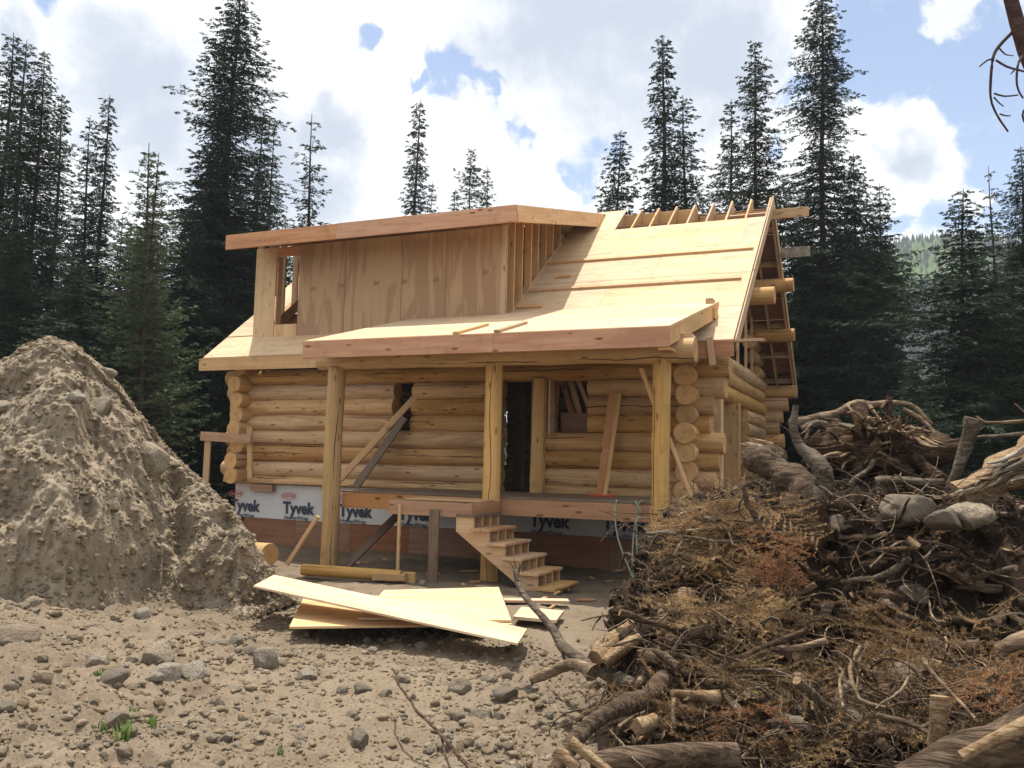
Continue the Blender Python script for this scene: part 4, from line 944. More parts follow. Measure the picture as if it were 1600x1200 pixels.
sprout(240, 1164, 8, .08, 'single bright sprout next to the round stone tuft')
sprout(210, 1130, 7, .06, 'tiny green sprout behind the round stone tuft')
sprout(152, 1190, 10, .07, 'low green sprouts at the near margin')
sprout(212, 982, 7, .08, 'grey green wisps over the small white stone')
sprout(440, 1180, 7, .06, 'lone small sprout at the near middle ground')

# ------------------------------------------------------------------ the heap of roots, soil and dead branches
def mound_h(x, y):
    dx = x-CAM[0]; dy = y-CAM[1]; D = np.hypot(dx, dy); az = np.arctan2(dx, dy)-YAW
    px = 800+FPX*np.tan(np.clip(az, -1.3, 1.25))
    pl = np.interp(D, [3.5, 4.6, 5.6, 6.6, 8., 10., 12.5], [850, 885, 930, 972, 1016, 1030, 1040])
    px = np.where(px < 1400, 1400-(1400-px)*(1400-1000.)/(1400-pl), px)
    A = np.interp(px, [900, 985, 1005, 1025, 1060, 1130, 1250, 1500, 1800, 2400, 3200], [-.1, .0, .4, .7, .82, .92, 1.0, 1.0, .95, .8, -.1])
    g = np.interp(D, [2.6, 3.3, 4.4, 5.3, 6.3, 7.2, 8.4, 9.6, 11., 12.4, 13.2], [-.05, .02, .14, .38, .82, 1.08, 1.24, 1.22, .85, .2, -.1])
    cl = np.interp(D, [2.6, 3.3, 4.4, 5.3, 6.05, 6.3, 6.6, 7.2, 8.4, 9.6, 11., 12.4, 13.2], [-.05, .02, .14, .30, .42, .78, 1.04, 1.14, 1.24, 1.22, .85, .2, -.1])
    g = g+(cl-g)*sm(px, 1150, 1240)
    left = np.interp(px, [985, 1005, 1040, 1100], [.0, .3, .7, 1.]); 
    # the near left toe of the heap keeps clear of the open ground
    g2 = g*np.where(px < 1100, sm(D, 3.6+(1-left)*2.2, 5.6+(1-left)*1.5), 1)
    return A*g2
def mound():
    u = np.linspace(740, 1150, 190); azl = np.arctan((u-800)/FPX); azr = np.linspace(azl[-1], 1.12, 290)[1:]; az = np.concatenate([azl, azr])
    D = 2.7*np.exp(np.linspace(0, math.log(13.2/2.7), 310)); AZ_, DD = np.meshgrid(az, D, indexing='ij')
    X = CAM[0]+DD*np.sin(AZ_+YAW); Y = CAM[1]+DD*np.cos(AZ_+YAW); Z = mound_h(X, Y); k = sm(Z, 0, .35)
    P = np.stack([X, Y, Z], -1)
    P[..., 2] += k*(.16*fbm(P*1.3, 3, 51)+.15*fbm(P*2.7, 3, 52, ridged=True)+.07*fbm(P*7, 3, 53)+.03*fbm(P*20, 3, 54))-.03
    P[..., 2] -= .22*(1-sm(Z, -.02, .07))
    P[..., 0] += k*.16*fbm(P*3.6, 3, 61); P[..., 1] += k*.16*fbm(P*3.6, 3, 62)
    m = len(D); i, j = np.meshgrid(np.arange(len(az)-1), np.arange(m-1), indexing='ij')
    F = np.stack([i*m+j, (i+1)*m+j, (i+1)*m+j+1, i*m+j+1], -1).reshape(-1, 4)
    c = np.array([12.2, -7.5, 0.])
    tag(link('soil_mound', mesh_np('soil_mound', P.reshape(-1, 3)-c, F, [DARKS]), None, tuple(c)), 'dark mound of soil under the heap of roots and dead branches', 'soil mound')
    return P
MP = mound()
MPf = MP.reshape(-1, 3); _rel = MPf-np.array(CAM)
_w = _rel@np.array(fw); MPX = 800+FPX*(_rel@np.array(cr))/_w; MPY = 600-FPX*(_rel@np.array(cu))/_w; MD = np.hypot(_rel[:, 0], _rel[:, 1])
def surf(px, py, maxd=40):
    """nearest point of the mound's surface seen at a photo pixel"""
    d2 = (MPX-px)**2+(MPY-py)**2; ok = d2 < maxd**2
    while not ok.any() and py < 1300: py += 8; d2 = (MPX-px)**2+(MPY-py)**2; ok = d2 < maxd**2
    idx = np.where(ok)[0]; b = idx[np.argmin(MD[idx]+.03*np.sqrt(d2[idx]))]; return Vector(MPf[b])
def pl3(pts): return [at(*p) for p in pts]
def stick(name, label, pts, w0, w1, mat=TWIG, cat='branch', crook=.02, ns=8, group=None, endm=None, bump=.1, parent=None, wob=.18, step=.07):
    P = pl3(pts); d = .5/FPX
    o = branch(name, P, w0*d*pts[0][2], w1*d*pts[-1][2], mat, parent, ns=ns, crook=crook, endm=endm, bump=bump, wob=wob, step=step)
    return tag(o, label, cat, group) if label else o
# --- the big upturned stump at the crest
def rootwad(label, c, D, spec, mat, core, seedv):
    p = at(c[0], c[1], D); t_ = thing('root_wad', label, 'tree stump', tuple(p))
    V, F = rockverts(I3, seedv, 4, .3); V = V*(1+.12*fbm(V*np.array([2, 9, 9]), 3, seedv)[:, None])
    V = V*np.array(core)[None]; link('root_crown', mesh_np('root_crown', V, F, [mat]), t_, tuple(p))
    for pts, w0, w1, m_ in spec: stick('root', None, pts, w0, w1, m_, crook=.05, bump=.25, parent=t_, wob=.3, ns=9)
    return t_
r3 = random.Random(3)
sp = [([(1235, 662, 8.6), (1290, 640, 8.7), (1350, 632, 8.8), (1420, 640, 8.9), (1455, 665, 9.)], 14, 6, TWIG),
      ([(1410, 720, 8.6), (1375, 690, 8.5), (1330, 665, 8.5), (1280, 655, 8.5), (1250, 672, 8.4)], 30, 6, GREYW),
      ([(1390, 618, 8.5), (1395, 650, 8.5), (1420, 690, 8.4), (1450, 735, 8.3), (1466, 752, 8.2)], 9, 22, ROOTM),
      ([(1258, 690, 8.3), (1268, 665, 8.3), (1253, 682, 8.2), (1240, 684, 8.2)], 5, 2, TWIG),
      ([(1340, 640, 8.6), (1365, 680, 8.5), (1400, 720, 8.4), (1430, 745, 8.3)], 26, 16, ROOTM),
      ([(1355, 630, 8.6), (1372, 655, 8.5), (1388, 672, 8.5)], 6, 3, TWIG),
      ([(1300, 660, 8.6), (1330, 700, 8.4), (1345, 745, 8.3)], 18, 20, ROOTM),
      ([(1410, 640, 8.6), (1445, 662, 8.6), (1466, 690, 8.5), (1470, 715, 8.5)], 7, 4, TWIG),
      ([(1365, 720, 8.2), (1345, 740, 8.0), (1325, 760, 7.9)], 9, 6, GREYW)]
for q in range(60):
    a = r3.uniform(-.2, 3.3); x0, y0 = 1370+r3.uniform(-40, 50), 700+r3.uniform(-25, 25); L = r3.uniform(45, 110)
    sp.append(([(x0, y0, 8.4), (x0+math.cos(a)*L*.5, y0-math.sin(a)*L*.40, 8.3+r3.uniform(-.2, .3)), (x0+math.cos(a)*L, y0-math.sin(a)*L*.55+r3.uniform(-5, 18), 8.2+r3.uniform(-.4, .4))], r3.uniform(3, 12), r3.uniform(1., 2.5), r3.choice([ROOTM, TWIG, ROOTM, SPLIT])))
rootwad('big upturned root plate with splayed roots crowning the heap', (1372, 705), 8.6, sp, ROOTM, (.66, .42, .40), 5)
# --- broken grey log end pointing at the cabin corner
lg = thing('broken_log', 'broken grey log end with a splintered tip jutting toward the cabin corner', 'log', tuple(at(1215, 740, 7.4)))
stick('log_body', None, [(1178, 712, 7.6), (1205, 728, 7.4), (1245, 757, 7.2), (1262, 775, 7.1)], 40, 48, BARK, crook=.03, bump=.22, parent=lg, endm=SPLIT, ns=18, wob=.34, step=.04)
for q in range(15):
    a = r3.uniform(-1, 1); stick('splinter', None, [(1182+8*q % 30, 712+a*18, 7.5), (1164+r3.uniform(-8, 12), 704+a*20, 7.55)], 9, 2, r3.choice([SPLIT, PALER, GREYW]), crook=.01, parent=lg, ns=5, wob=.3)
# --- curved grey limb standing behind it
stick('bent_limb', 'curved grey limb standing upright beside the cabin corner', [(1262, 790, 6.9), (1288, 752, 6.9), (1276, 722, 6.95), (1252, 700, 7.0), (1240, 672, 7.0), (1244, 634, 7.0)], 36, 8, GREYW, crook=.012, bump=.15)
stick('bent_limb', 'dark crooked stick leaning left over the brushwood near the porch post', [(1192, 845, 6.2), (1182, 812, 6.2), (1168, 790, 6.2), (1160, 762, 6.2)], 13, 6, BARK)
stick('branch', 'thin arching twig hooked beside the dark crooked stick', [(1166, 812, 6.2), (1154, 800, 6.2), (1152, 785, 6.2), (1162, 776, 6.2), (1178, 772, 6.2)], 3, 2, BARK)
# --- splintered orange log
sl_ = thing('splintered_log', 'split orange brown log with ragged fibres beside the pale boulder', 'log', tuple(at(1560, 745, 7.0)))
stick('log_body', None, [(1495, 775, 6.7), (1530, 752, 6.8), (1575, 728, 6.9), (1640, 712, 7.0), (1760, 690, 7.2)], 34, 92, SPLIT, crook=.03, bump=.2, parent=sl_, ns=14, wob=.4)
for q in range(34):
    u = r3.random(); x = 1490+u*130; y = 775-u*62+r3.uniform(-34, 26)*u
    stick('splinter', None, [(x+r3.uniform(30, 60), y-16, 6.75+u*.1), (x, y, 6.6+u*.1), (x-r3.uniform(8, 26), y+r3.uniform(2, 14), 6.6)], 10, 2, r3.choice([SPLIT, SPLIT, BARK, PALER]), crook=.01, parent=sl_, ns=5, wob=.4)
stick('root', 'grey root forking upward behind the splintered log', [(1478, 770, 7.3), (1500, 720, 7.3), (1515, 670, 7.3), (1522, 655, 7.3)], 12, 26, GREYW, 'root', bump=.2)
stick('branch', 'pale bare branch reaching across above the splintered log', [(1650, 655, 7.2), (1590, 658, 7.2), (1545, 659, 7.2), (1528, 650, 7.2)], 7, 3, TWIG)
stick('branch', 'grey branch running just under the pale bare one to the margin', [(1480, 690, 7.6), (1520, 684, 7.5), (1560, 680, 7.4), (1650, 676, 7.3)], 4, 9, GREYW)
stick('branch', 'tiny forked twig sticking up at the margin above the heap', [(1585, 630, 7.2), (1594, 640, 7.2), (1612, 652, 7.2)], 2, 3, TWIG)
stick('log', 'grey horizontal log running behind the boulders', [(1368, 752, 7.3), (1420, 750, 7.3), (1475, 752, 7.3)], 12, 12, GREYW, 'log')
# --- boulders
for a in ((1422, 800, 46, 'dark rounded boulder, left one of the boulders on the heap', MUDR, 5, .9, 6.5), (1512, 808, 54, 'largest pale boulder on the heap below the splintered log', ROCK, 8, .72, 6.4), (1476, 812, 30, 'grey boulder wedged in front of the largest pale one', MUDR, 10, .85, 6.2)):
    stone(a[0], a[1], a[2], a[3], a[4], a[5], D=a[7], sq=a[6], name='boulder', cat='boulder')
for a in ((1310, 828, 34, 'tan stone half hidden under the brown boughs of the heap', MUDR, 2, 5.9), (1430, 925, 24, 'brown stone hanging in the dark hollow of the heap', MUDR, 3, 5.2), (1590, 1098, 20, 'bright flat stone at the margin among dead boughs', PALER, 4, 4.3), (1500, 1150, 30, 'tan stone under the green brown sprigs near the bottom log', ROCK, 6, 4.1),
          (1182, 1032, 34, 'grey stone sunk in the hollow behind the pale stakes', MUDR, 7, 5.2), (1427, 1060, 52, 'big dull stone behind the short pale stake', MUDR, 9, 4.7), (1010, 948, 12, 'round knot like stone beside the broken sticks', BOULD, 11, 6.6)):
    p_ = surf(a[0], a[1], 10); stone(a[0], a[1], a[2], a[3], a[4], a[5], pos=p_+Vector((0, .02, -.01)), name='stone')
# --- logs and sticks of the near edge
pole_ = stick('leaning_pole', 'long broken pole leaning out of the heap toward the stairs', [(806, 890, 6.6), (815, 925, 6.5), (868, 988, 6.2), (880, 1008, 6.1), (925, 1040, 5.8), (996, 1075, 5.4)], 9, 24, GREYW, 'pole', crook=.012, endm=SPLIT, step=.05)
stick('branch', 'dark side twig hanging from the long broken pole', [(868, 988, 6.2), (880, 1018, 6.1), (888, 1048, 6.05)], 7, 4, BARK)
for q, (dx, dy) in enumerate(((-10, -16), (-3, -20), (5, -14), (9, -18))): stick('splinter', None, [(809, 897, 6.6), (807+dx, 893+dy, 6.6)], 4, 1, GREYW, ns=5, parent=pole_)
stick('split_wedge', 'upper half of the split wood wedge near the tip of the heap', [(930, 1030, 5.6), (965, 995, 5.7), (985, 978, 5.8)], 34, 18, SPLIT, 'wood', bump=.2, wob=.5)
stick('split_wedge', 'lower half of the split wood wedge near the tip of the heap', [(945, 1035, 5.5), (975, 1012, 5.55), (1000, 995, 5.6)], 22, 14, SPLIT, 'wood', bump=.2, wob=.5)
stick('root', 'pale root lying on the ground under the long pole', [(828, 1063, 5.6), (860, 1048, 5.6), (905, 1040, 5.5), (930, 1052, 5.4)], 12, 28, TWIG, 'root', bump=.3)
for k, a in enumerate((((1036, 955), (1042, 1010), (1060, 1065), 20, 12, 'splintered pale stake, first of the two standing in the brush'), ((1072, 925), (1068, 990), (1078, 1060), 26, 22, 'thicker pale stake, second of the two standing in the brush'))):
    stick('stake', a[5], [(*a[0], 6.0), (*a[1], 5.8), (*a[2], 5.6)], a[3], a[4], SPLIT, 'stake', bump=.2, wob=.35)
stick('log', 'bark covered log lying along the bottom of the heap', [(925, 1196, 3.9), (1000, 1180, 3.9), (1080, 1172, 3.95), (1150, 1180, 4.0)], 38, 42, BARK, 'log', bump=.08, endm=SPLIT, ns=14)
stick('bark_limb', 'bowed bark limb curving along the toe of the heap', [(862, 1210, 3.9), (900, 1160, 4.1), (950, 1118, 4.3), (1010, 1090, 4.6), (1040, 1060, 4.9)], 24, 30, BARK, 'limb', bump=.2, ns=12)
stick('log', 'thick bark log cut by the near margin with a pale torn edge', [(1415, 1230, 3.6), (1490, 1195, 3.7), (1560, 1165, 3.8), (1680, 1110, 3.9)], 60, 84, BARK, 'log', bump=.1, ns=16)
stick('torn_edge', 'pale torn strip along the thick bark log at the margin', [(1500, 1182, 3.58), (1560, 1150, 3.66), (1640, 1112, 3.72)], 12, 22, SPLIT, 'wood', bump=.3, wob=.4)
stick('stake', 'short pale barked stake standing near the thick bark log', [(1460, 1165, 4.1), (1465, 1120, 4.1), (1468, 1086, 4.1)], 22, 24, SPLIT, 'stake')
stick('branch', 'grey stick poking in from the margin below the boulders', [(1650, 985, 4.8), (1590, 1003, 4.8), (1565, 1018, 4.8)], 24, 18, TWIG)
for k, a in enumerate((((870, 1172), (905, 1200), 20), ((890, 1160), (950, 1204), 15))): stick('bark_shard', ['orange bark shard at the very bottom of the heap', 'second orange bark shard crossing at the very bottom'][k], [(*a[0], 3.8), (*a[1], 3.75)], a[2], a[2]*.7, SPLIT, 'bark', wob=.5)
stick('wood_chunk', 'small torn chunk of wood above the bark covered bottom log', [(995, 1140, 4.2), (1022, 1122, 4.3)], 24, 18, SPLIT, 'wood', wob=.5)
stick('branch', 'thin bare branch lying over the open ground left of the heap', [(612, 1045, 5.9), (640, 1090, 5.2), (688, 1140, 4.7), (725, 1190, 4.3), (760, 1230, 4.0)], 3, 7, BARK, crook=.02)
stick('branch', 'forked twig end of the thin bare branch on the open ground', [(688, 1140, 4.7), (692, 1165, 4.55), (705, 1200, 4.35)], 5, 3, BARK)
stick('branch', 'pale bent twig pointing from the heap over the bright ground', [(1010, 958, 6.8), (985, 968, 6.8), (945, 962, 6.8), (907, 970, 6.8)], 6, 3, TWIG)
stick('branch', 'short dark twig crossing the pale bent one', [(940, 962, 6.8), (932, 972, 6.8), (928, 984, 6.7)], 4, 2, BARK)
stick('root', 'gnarled root knot beside the pale bent twig', [(962, 925, 7.0), (975, 940, 7.0), (990, 955, 6.9)], 22, 10, TWIG, 'root', bump=.4)
stick('branch', 'long whitish twig arching over the two pale stakes', [(1020, 940, 5.9), (1060, 955, 5.8), (1105, 972, 5.7), (1150, 965, 5.7)], 6, 3, TWIG)
stick('limb', 'mossy limb sagging across the dark hollow', [(1160, 968, 5.5), (1185, 1005, 5.4), (1230, 1012, 5.4), (1290, 1002, 5.4)], 12, 9, TWIG, bump=.2)
stick('branch', 'curled bare branch hooping through the middle of the heap', [(1345, 1010, 4.9), (1330, 1045, 4.8), (1345, 1085, 4.7), (1385, 1105, 4.7)], 7, 6, TWIG)
stick('branch', 'wavy dead branch crossing toward the short pale stake', [(1370, 1118, 4.3), (1410, 1125, 4.3), (1450, 1145, 4.2), (1500, 1180, 4.1)], 8, 6, BARK)
stick('branch', 'straight thin pole crossing above the tan stone', [(1440, 1030, 4.6), (1480, 1075, 4.5), (1520, 1120, 4.4)], 6, 5, TWIG)
sb = thing('stump_piece', 'torn brown stump block wedged under the bent grey limb', 'tree stump', tuple(at(1262, 815, 6.5)))
stick('block', None, [(1250, 858, 6.4), (1256, 820, 6.45), (1262, 790, 6.5)], 70, 62, ROOTM, crook=.03, bump=.2, parent=sb, ns=16, wob=.35, endm=SPLIT)
for q in range(12):
    x = r3.uniform(1228, 1296); y = r3.uniform(782, 815); stick('splinter', None, [(x, y+r3.uniform(20, 45), 6.42), (x+r3.uniform(-16, 16), y, 6.46)], 7, 2, r3.choice([SPLIT, ROOTM, BARK, ROOTM]), crook=.01, parent=sb, ns=5, wob=.4)
# --- anonymous branches laid over the surface
cnt = 0
while cnt < 210:
    px = r3.uniform(985, 1620); py = r3.uniform(790, 1190)
    if px < 1050 and py < 870: continue
    p = surf(px, py, 14)
    if p is None: continue
    a = r3.uniform(0, 6.28); L = r3.uniform(.18, .75); up_ = r3.uniform(.02, .16); q_ = []
    for u in (-.5, -.15, .2, .5): q_.append(p+Vector((math.cos(a)*L*u, math.sin(a)*L*u, up_*(1-3*u*u)+.06+.08*r3.random())) + Vector((0, -.05, 0)))
    r_ = r3.choice([.003, .004, .005, .006, .007, .009, .009, .012, .014, .020, .026])
    if r_ > .010: d_ = Vector((math.cos(a), math.sin(a), r3.uniform(-.25, .6))).normalized(); L = r3.uniform(.25, .7); q_ = [p+d_*L*(u+.3)+Vector((r3.gauss(0, .012), -.03, r3.gauss(.02, .012))) for u in (-.5, 0, .5)]
    tag(branch('dead_branch', q_, r_, r_*(.45 if r_ < .01 else .75), r3.choice([TWIG, BARK, BARK, ROOTM, GREYW]), ns=7, crook=.04, step=.05, bump=.25, wob=.3, endm=SPLIT if r_ > .012 else None), 'dead branch tangled in the heap of roots and soil', 'branch', 'dead branches tangled in the heap'); cnt += 1
for q in range(95):
    px = r3.uniform(985, 1610); py = r3.uniform(830, 1190); p = surf(px, py, 14)+Vector((0, -.03, .05)); a = r3.uniform(0, 6.28); L = r3.uniform(.06, .34); h_ = r3.uniform(-.06, .08)
    tag(branch('torn_wood', [p, p+Vector((math.cos(a)*L, math.sin(a)*L, h_))], r3.uniform(.015, .05), r3.uniform(.01, .035), r3.choice([SPLIT, ROOTM, ROOTM, BARK, GREYW]), ns=7, wob=.6, step=.04, bump=.3), 'torn scrap of wood caught among the dead branches', 'wood', 'torn wood scraps in the heap')
# --- hair roots and twigs: a mass nobody could count
def fibres(name, n, place, Lr, rr_, mats, seed, sag=.15, ns=4, seg=6, liftr=(.0, .12)):
    r = np.random.RandomState(seed); P0 = place(r, n); n = len(P0); L = r.uniform(*Lr, n)*(.6+.8*r.rand(n)); a = r.uniform(0, 6.283, n); el = r.uniform(-.4, .7, n)
    pts = [P0+np.array([0, 0, 1])*r.uniform(*liftr, n)[:, None]]; d = np.stack([np.cos(a)*np.cos(el), np.sin(a)*np.cos(el), np.sin(el)], -1)
    for s in range(seg):
        d = d+r.randn(n, 3)*.30; d[:, 2] -= sag; d /= np.linalg.norm(d, axis=1)[:, None]; pts.append(pts[-1]+d*(L/seg)[:, None])
    P = np.stack(pts, 1); T = np.gradient(P, axis=1); T /= np.linalg.norm(T, axis=2)[..., None]+1e-9
    N = np.cross(T, [0.1, .2, .97]); N /= np.linalg.norm(N, axis=2)[..., None]+1e-9; B = np.cross(T, N); R = (r.uniform(*rr_, n))[:, None]*np.linspace(1, .35, seg+1)[None]
    A = np.arange(ns)*6.283/ns; V = P[:, :, None]+R[:, :, None, None]*(np.cos(A)[None, None, :, None]*N[:, :, None]+np.sin(A)[None, None, :, None]*B[:, :, None])
    m = seg+1; q, i, j = np.meshgrid(np.arange(n), np.arange(seg), np.arange(ns), indexing='ij'); b = q*m*ns
    F = np.stack([b+i*ns+j, b+(i+1)*ns+j, b+(i+1)*ns+(j+1) % ns, b+i*ns+(j+1) % ns], -1).reshape(-1, 4); mi = np.repeat(r.randint(0, len(mats), n), seg*ns)
    return tag(link(name, mesh_np(name, V.reshape(-1, 3), F, mats, True, mi)), None, None, kind='stuff')
ok = MPf[:, 2] > .05; CL = fbm(MPf*1.9, 2, 91)
def m_place(r, n):
    w = ok*(MD < 10)*np.clip(MD, 2, 9)**.7*(.12+(CL > .1)); idx = r.choice(len(MPf), n, p=w/w.sum()); return MPf[idx]
fibres('root_hairs', 3600, m_place, (.08, .36), (.0015, .005), [ROOTM, TWIG, BARK], 7)
fibres('brushwood', 900, m_place, (.25, .8), (.003, .008), [TWIG, BARK, ROOTM, TWIG], 8, sag=.08, seg=8, liftr=(0, .18))
LITTER = None
def littermat():
    m, t = newmat('bark_litter'); isl = nd(t, 'ShaderNodeNewGeometry').outputs['Random Per Island']
    cr_ = nd(t, 'ShaderNodeValToRGB', None, Fac=isl); e = cr_.color_ramp.elements; e[0].color = (.035, .022, .014, 1); e[1].color = (.40, .30, .19, 1)
    for p_, c in ((.4, (.045, .028, .018)), (.7, (.10, .062, .036)), (.85, (.20, .13, .08)), (.94, (.33, .22, .12))): e.new(p_).color = (*c, 1)
    return finish(m, t, cr_.outputs[0], .9)
def flakes(name, n, seed):
    r = np.random.RandomState(seed); w = ok*(MD < 9)*np.clip(MD, 2, 9)**1.; P = MPf[r.choice(len(MPf), n, p=w/w.sum())]+r.randn(n, 3)*.02+[0, 0, .02]
    a = r.randn(n, 3); a /= np.linalg.norm(a, axis=1)[:, None]; b = np.cross(a, r.randn(n, 3)); b /= np.linalg.norm(b, axis=1)[:, None]; c = np.cross(a, b)
    L = (.02*np.exp(.55*r.randn(n)))[:, None]; W_ = L*r.uniform(.2, .5, (n, 1)); H_ = L*.12
    V = np.stack([P-a*L, P+b*W_, P+a*L*r.uniform(.7, 1, (n, 1)), P-b*W_*.8, P+c*H_], 1); f = np.array([(0, 1, 4), (1, 2, 4), (2, 3, 4), (3, 0, 4), (1, 0, 3), (2, 1, 3)])
    tag(link(name, mesh_np(name, V.reshape(-1, 3), (f[None]+5*np.arange(n)[:, None, None]).reshape(-1, 3), [littermat()], False)), None, None, kind='stuff')
flakes('bark_litter', 26000, 17)
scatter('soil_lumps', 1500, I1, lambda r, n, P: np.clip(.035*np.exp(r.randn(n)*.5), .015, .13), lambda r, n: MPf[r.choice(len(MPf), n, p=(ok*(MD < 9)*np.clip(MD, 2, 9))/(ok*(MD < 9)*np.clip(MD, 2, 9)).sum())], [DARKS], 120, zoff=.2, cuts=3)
def near_leftplace(r, n):
    w = ok*(MPX > 1050)*(MPX < 1230)*(MPY < 1010)*1.; idx = r.choice(len(MPf), n, p=w/w.sum()); return MPf[idx]
fibres('brushwood', 420, near_leftplace, (.2, .55), (.002, .005), [TWIG, TWIG, BARK], 9, sag=.06, seg=7, liftr=(0, .16))
# --- dead boughs: sprays of brown needles
def deadspray(name, C, n_each, seed, mat, size=1., dirs=None, dens=1.):
    r = np.random.RandomState(seed); V = []; W_ = []; WF = []
    for c in C:
        a = r.uniform(0, 6.283); el = r.uniform(-.5, .35)
        if dirs is not None: a, el = dirs
        L = r.uniform(.22, .5)*size; ax = np.array([math.cos(a)*math.cos(el), math.sin(a)*math.cos(el), math.sin(el)]); sd = np.cross(ax, [0, 0, 1.]); sd /= np.linalg.norm(sd); up = np.cross(sd, ax)
        roll = r.uniform(-.7, .7); sd, up = sd*math.cos(roll)+up*math.sin(roll), up*math.cos(roll)-sd*math.sin(roll)
        for q in range(n_each):                       # twigs each side of the axis
            u = (q+r.rand())/n_each; o = np.array(c)+ax*L*u-np.array([0, 0, .25*L*u*u]); s_ = 1 if q % 2 else -1
            d = ax*.75+sd*s_*(.7+.3*r.rand())+up*.2*r.randn(); d /= np.linalg.norm(d); l = L*(.18+.42*(1-u))*(.6+.6*r.rand())
            k = len(W_); W_.extend([o, o+d*l, o+d*l*.5+up*.0025]); WF.append((k, k+1, k+2))
            nn = max(5, int(l/.0055*dens)); t_ = r.rand(nn); oo = o+d*l*t_[:, None]; nd_ = d*.55+r.randn(nn, 3)*.55; nd_ /= np.linalg.norm(nd_, axis=1)[:, None]
            w = np.cross(nd_, r.randn(nn, 3)); w /= np.linalg.norm(w, axis=1)[:, None]+1e-9; nl = r.uniform(.012, .022, nn)[:, None]*min(1.3, .6+size*.5)
            V.append(np.stack([oo-w*.0022, oo+w*.0022, oo+nd_*nl], 1))
    V = np.concatenate(V).reshape(-1, 3); F = np.arange(len(V)).reshape(-1, 3); k = len(V)
    me = mesh_np(name, np.vstack([V, np.array(W_)]), np.vstack([F, np.array(WF)+k]), [mat, TWIG], False, np.concatenate([np.zeros(len(F), int), np.ones(len(WF), int)]))
    return tag(link(name, me), None, None, kind='stuff')
def cloud_pts(px0, px1, py0, py1, n, seed, lift=.10, rng=14):
    r = random.Random(seed); return [surf(r.uniform(px0, px1), r.uniform(py0, py1), rng)+Vector((0, 0, r.uniform(0, lift))) for _ in range(n)]
deadspray('dead_foliage', cloud_pts(1078, 1225, 800, 1000, 85, 1, .20), 24, 1, DEADN, 1.1, dens=1.7)
deadspray('dead_foliage', cloud_pts(1060, 1540, 1060, 1190, 46, 2, .16), 24, 2, DEADN, dens=1.6)
deadspray('dead_foliage', cloud_pts(1100, 1340, 1000, 1090, 12, 12, .16), 24, 12, DEADN, dens=1.6)
deadspray('dead_foliage', cloud_pts(1180, 1600, 800, 990, 26, 3, .10), 16, 3, DEADN)
deadspray('dead_foliage', cloud_pts(1340, 1500, 985, 1050, 34, 4, .16), 18, 4, BOUGH, 1.5, dens=2.)
deadspray('dead_foliage', cloud_pts(1100, 1300, 1080, 1180, 24, 14, .16), 18, 14, BOUGH, 1.4, dens=2.)
deadspray('dead_foliage', cloud_pts(1480, 1580, 1040, 1120, 14, 15, .14), 18, 15, BOUGH, 1.4, dens=2.)
deadspray('dead_foliage', cloud_pts(1080, 1150, 800, 900, 24, 16, .24), 18, 16, BOUGH, 1.2, dens=2.)
deadspray('rusty_foliage', [at(1105+rnd.uniform(-16, 26), 830+rnd.uniform(-14, 18), 6.7) for _ in range(14)]+[at(1210+rnd.uniform(-10, 12), 862+rnd.uniform(-35, 45), 5.9) for _ in range(26)]+[at(1085+rnd.uniform(-12, 16), 895+rnd.uniform(-12, 16), 6.3) for _ in range(14)]+[at(1560+rnd.uniform(-30, 30), 1040+rnd.uniform(-10, 60), 4.6) for _ in range(5)]+[at(1190+rnd.uniform(-60, 40), 1100+rnd.uniform(-15, 20), 4.6) for _ in range(5)], 18, 5, ORANGEN, .55)
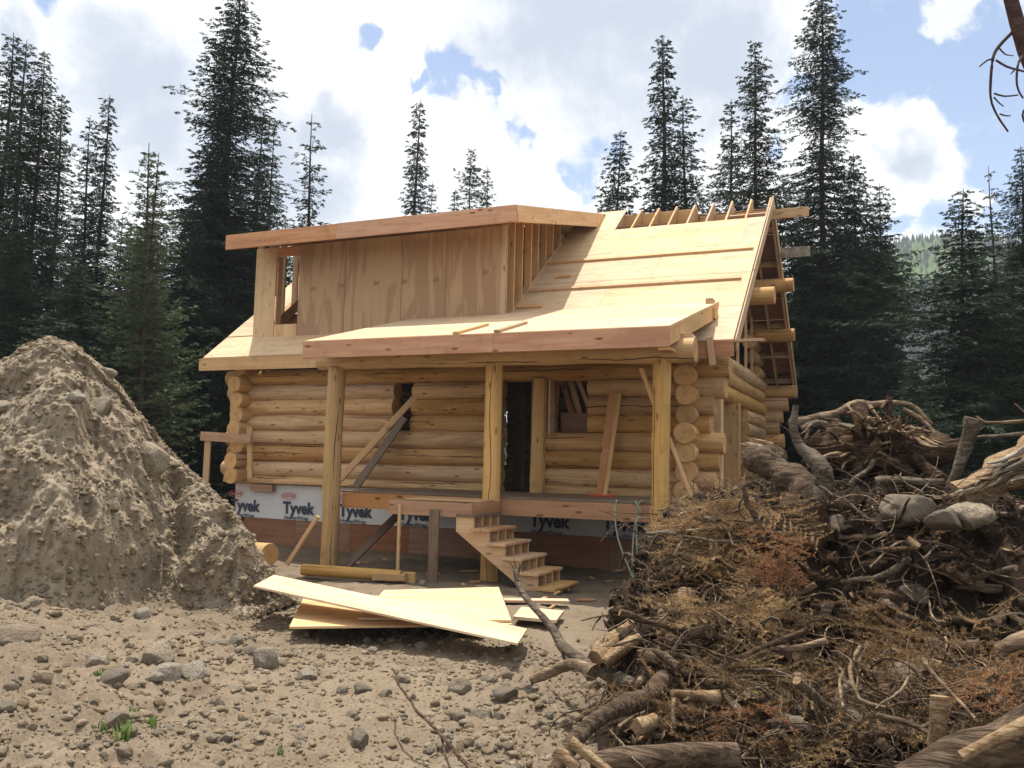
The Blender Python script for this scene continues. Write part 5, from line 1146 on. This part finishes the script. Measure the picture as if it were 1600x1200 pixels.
# ------------------------------------------------------------------ dead tree leaning in from beside the camera
dt = thing('dead_tree', 'reddish bare trunk leaning in overhead with drooping leafless twigs', 'tree', tuple(at(1985, 1100, 3.8))); dt.location.z = 0
stick('trunk', None, [(2060, 1500, 3.9), (1960, 950, 3.8), (1800, 480, 3.7), (1660, 200, 3.6), (1603, 78, 3.6), (1580, 0, 3.6), (1570, -60, 3.6)], 60, 15, REDTW, crook=.0, bump=.1, parent=dt, ns=12, endm=SPLIT)
for pts, a, b in (([(1584, 48, 3.6), (1562, 72, 3.55), (1552, 95, 3.5), (1548, 150, 3.5), (1558, 180, 3.5), (1575, 206, 3.5)], 5, 2.6), ([(1552, 92, 3.5), (1542, 94, 3.5), (1530, 104, 3.5)], 3, 2), ([(1556, 94, 3.5), (1572, 104, 3.5), (1590, 110, 3.5), (1606, 114, 3.5)], 3.5, 2.5),
                  ([(1562, 76, 3.5), (1572, 86, 3.5), (1584, 88, 3.5)], 2.5, 1.5), ([(1604, 78, 3.6), (1590, 96, 3.5), (1587, 122, 3.5), (1590, 140, 3.5), (1598, 153, 3.5)], 4, 2.5), ([(1553, 146, 3.5), (1570, 150, 3.5), (1592, 148, 3.5)], 2.8, 2),
                  ([(1553, 152, 3.5), (1560, 160, 3.5), (1568, 166, 3.5)], 2.5, 1.5), ([(1562, 178, 3.5), (1570, 180, 3.5), (1579, 180, 3.5)], 2.5, 1.5), ([(1640, 140, 3.6), (1604, 168, 3.5), (1596, 182, 3.5), (1602, 196, 3.5)], 5, 2.5), ([(1586, 108, 3.5), (1580, 115, 3.5)], 2.5, 1.5)):
    stick('twig', None, pts, a, b, REDTW, crook=.004, parent=dt, ns=7, bump=.05, wob=.1, step=.02)

# ------------------------------------------------------------------ the air
hb = bpy.data.meshes.new('haze'); 
x0, x1, y0_, y1, z0, z1 = -900, 900, -900, 900, -3, 200
hb.from_pydata([(x0, y0_, z0), (x1, y0_, z0), (x1, y1, z0), (x0, y1, z0), (x0, y0_, z1), (x1, y0_, z1), (x1, y1, z1), (x0, y1, z1)], [], [(0, 3, 2, 1), (4, 5, 6, 7), (0, 1, 5, 4), (1, 2, 6, 5), (2, 3, 7, 6), (3, 0, 4, 7)])
m = bpy.data.materials.new('haze_air'); m.use_nodes = True; t = m.node_tree; t.nodes.clear()
v_ = nd(t, 'ShaderNodeVolumePrincipled', None, Color=(.78, .88, 1., 1), Density=.0006, Anisotropy=.2); o_ = nd(t, 'ShaderNodeOutputMaterial'); t.links.new(v_.outputs[0], o_.inputs['Volume'])
hb.materials.append(m); tag(link('haze', hb), None, None, kind='stuff')
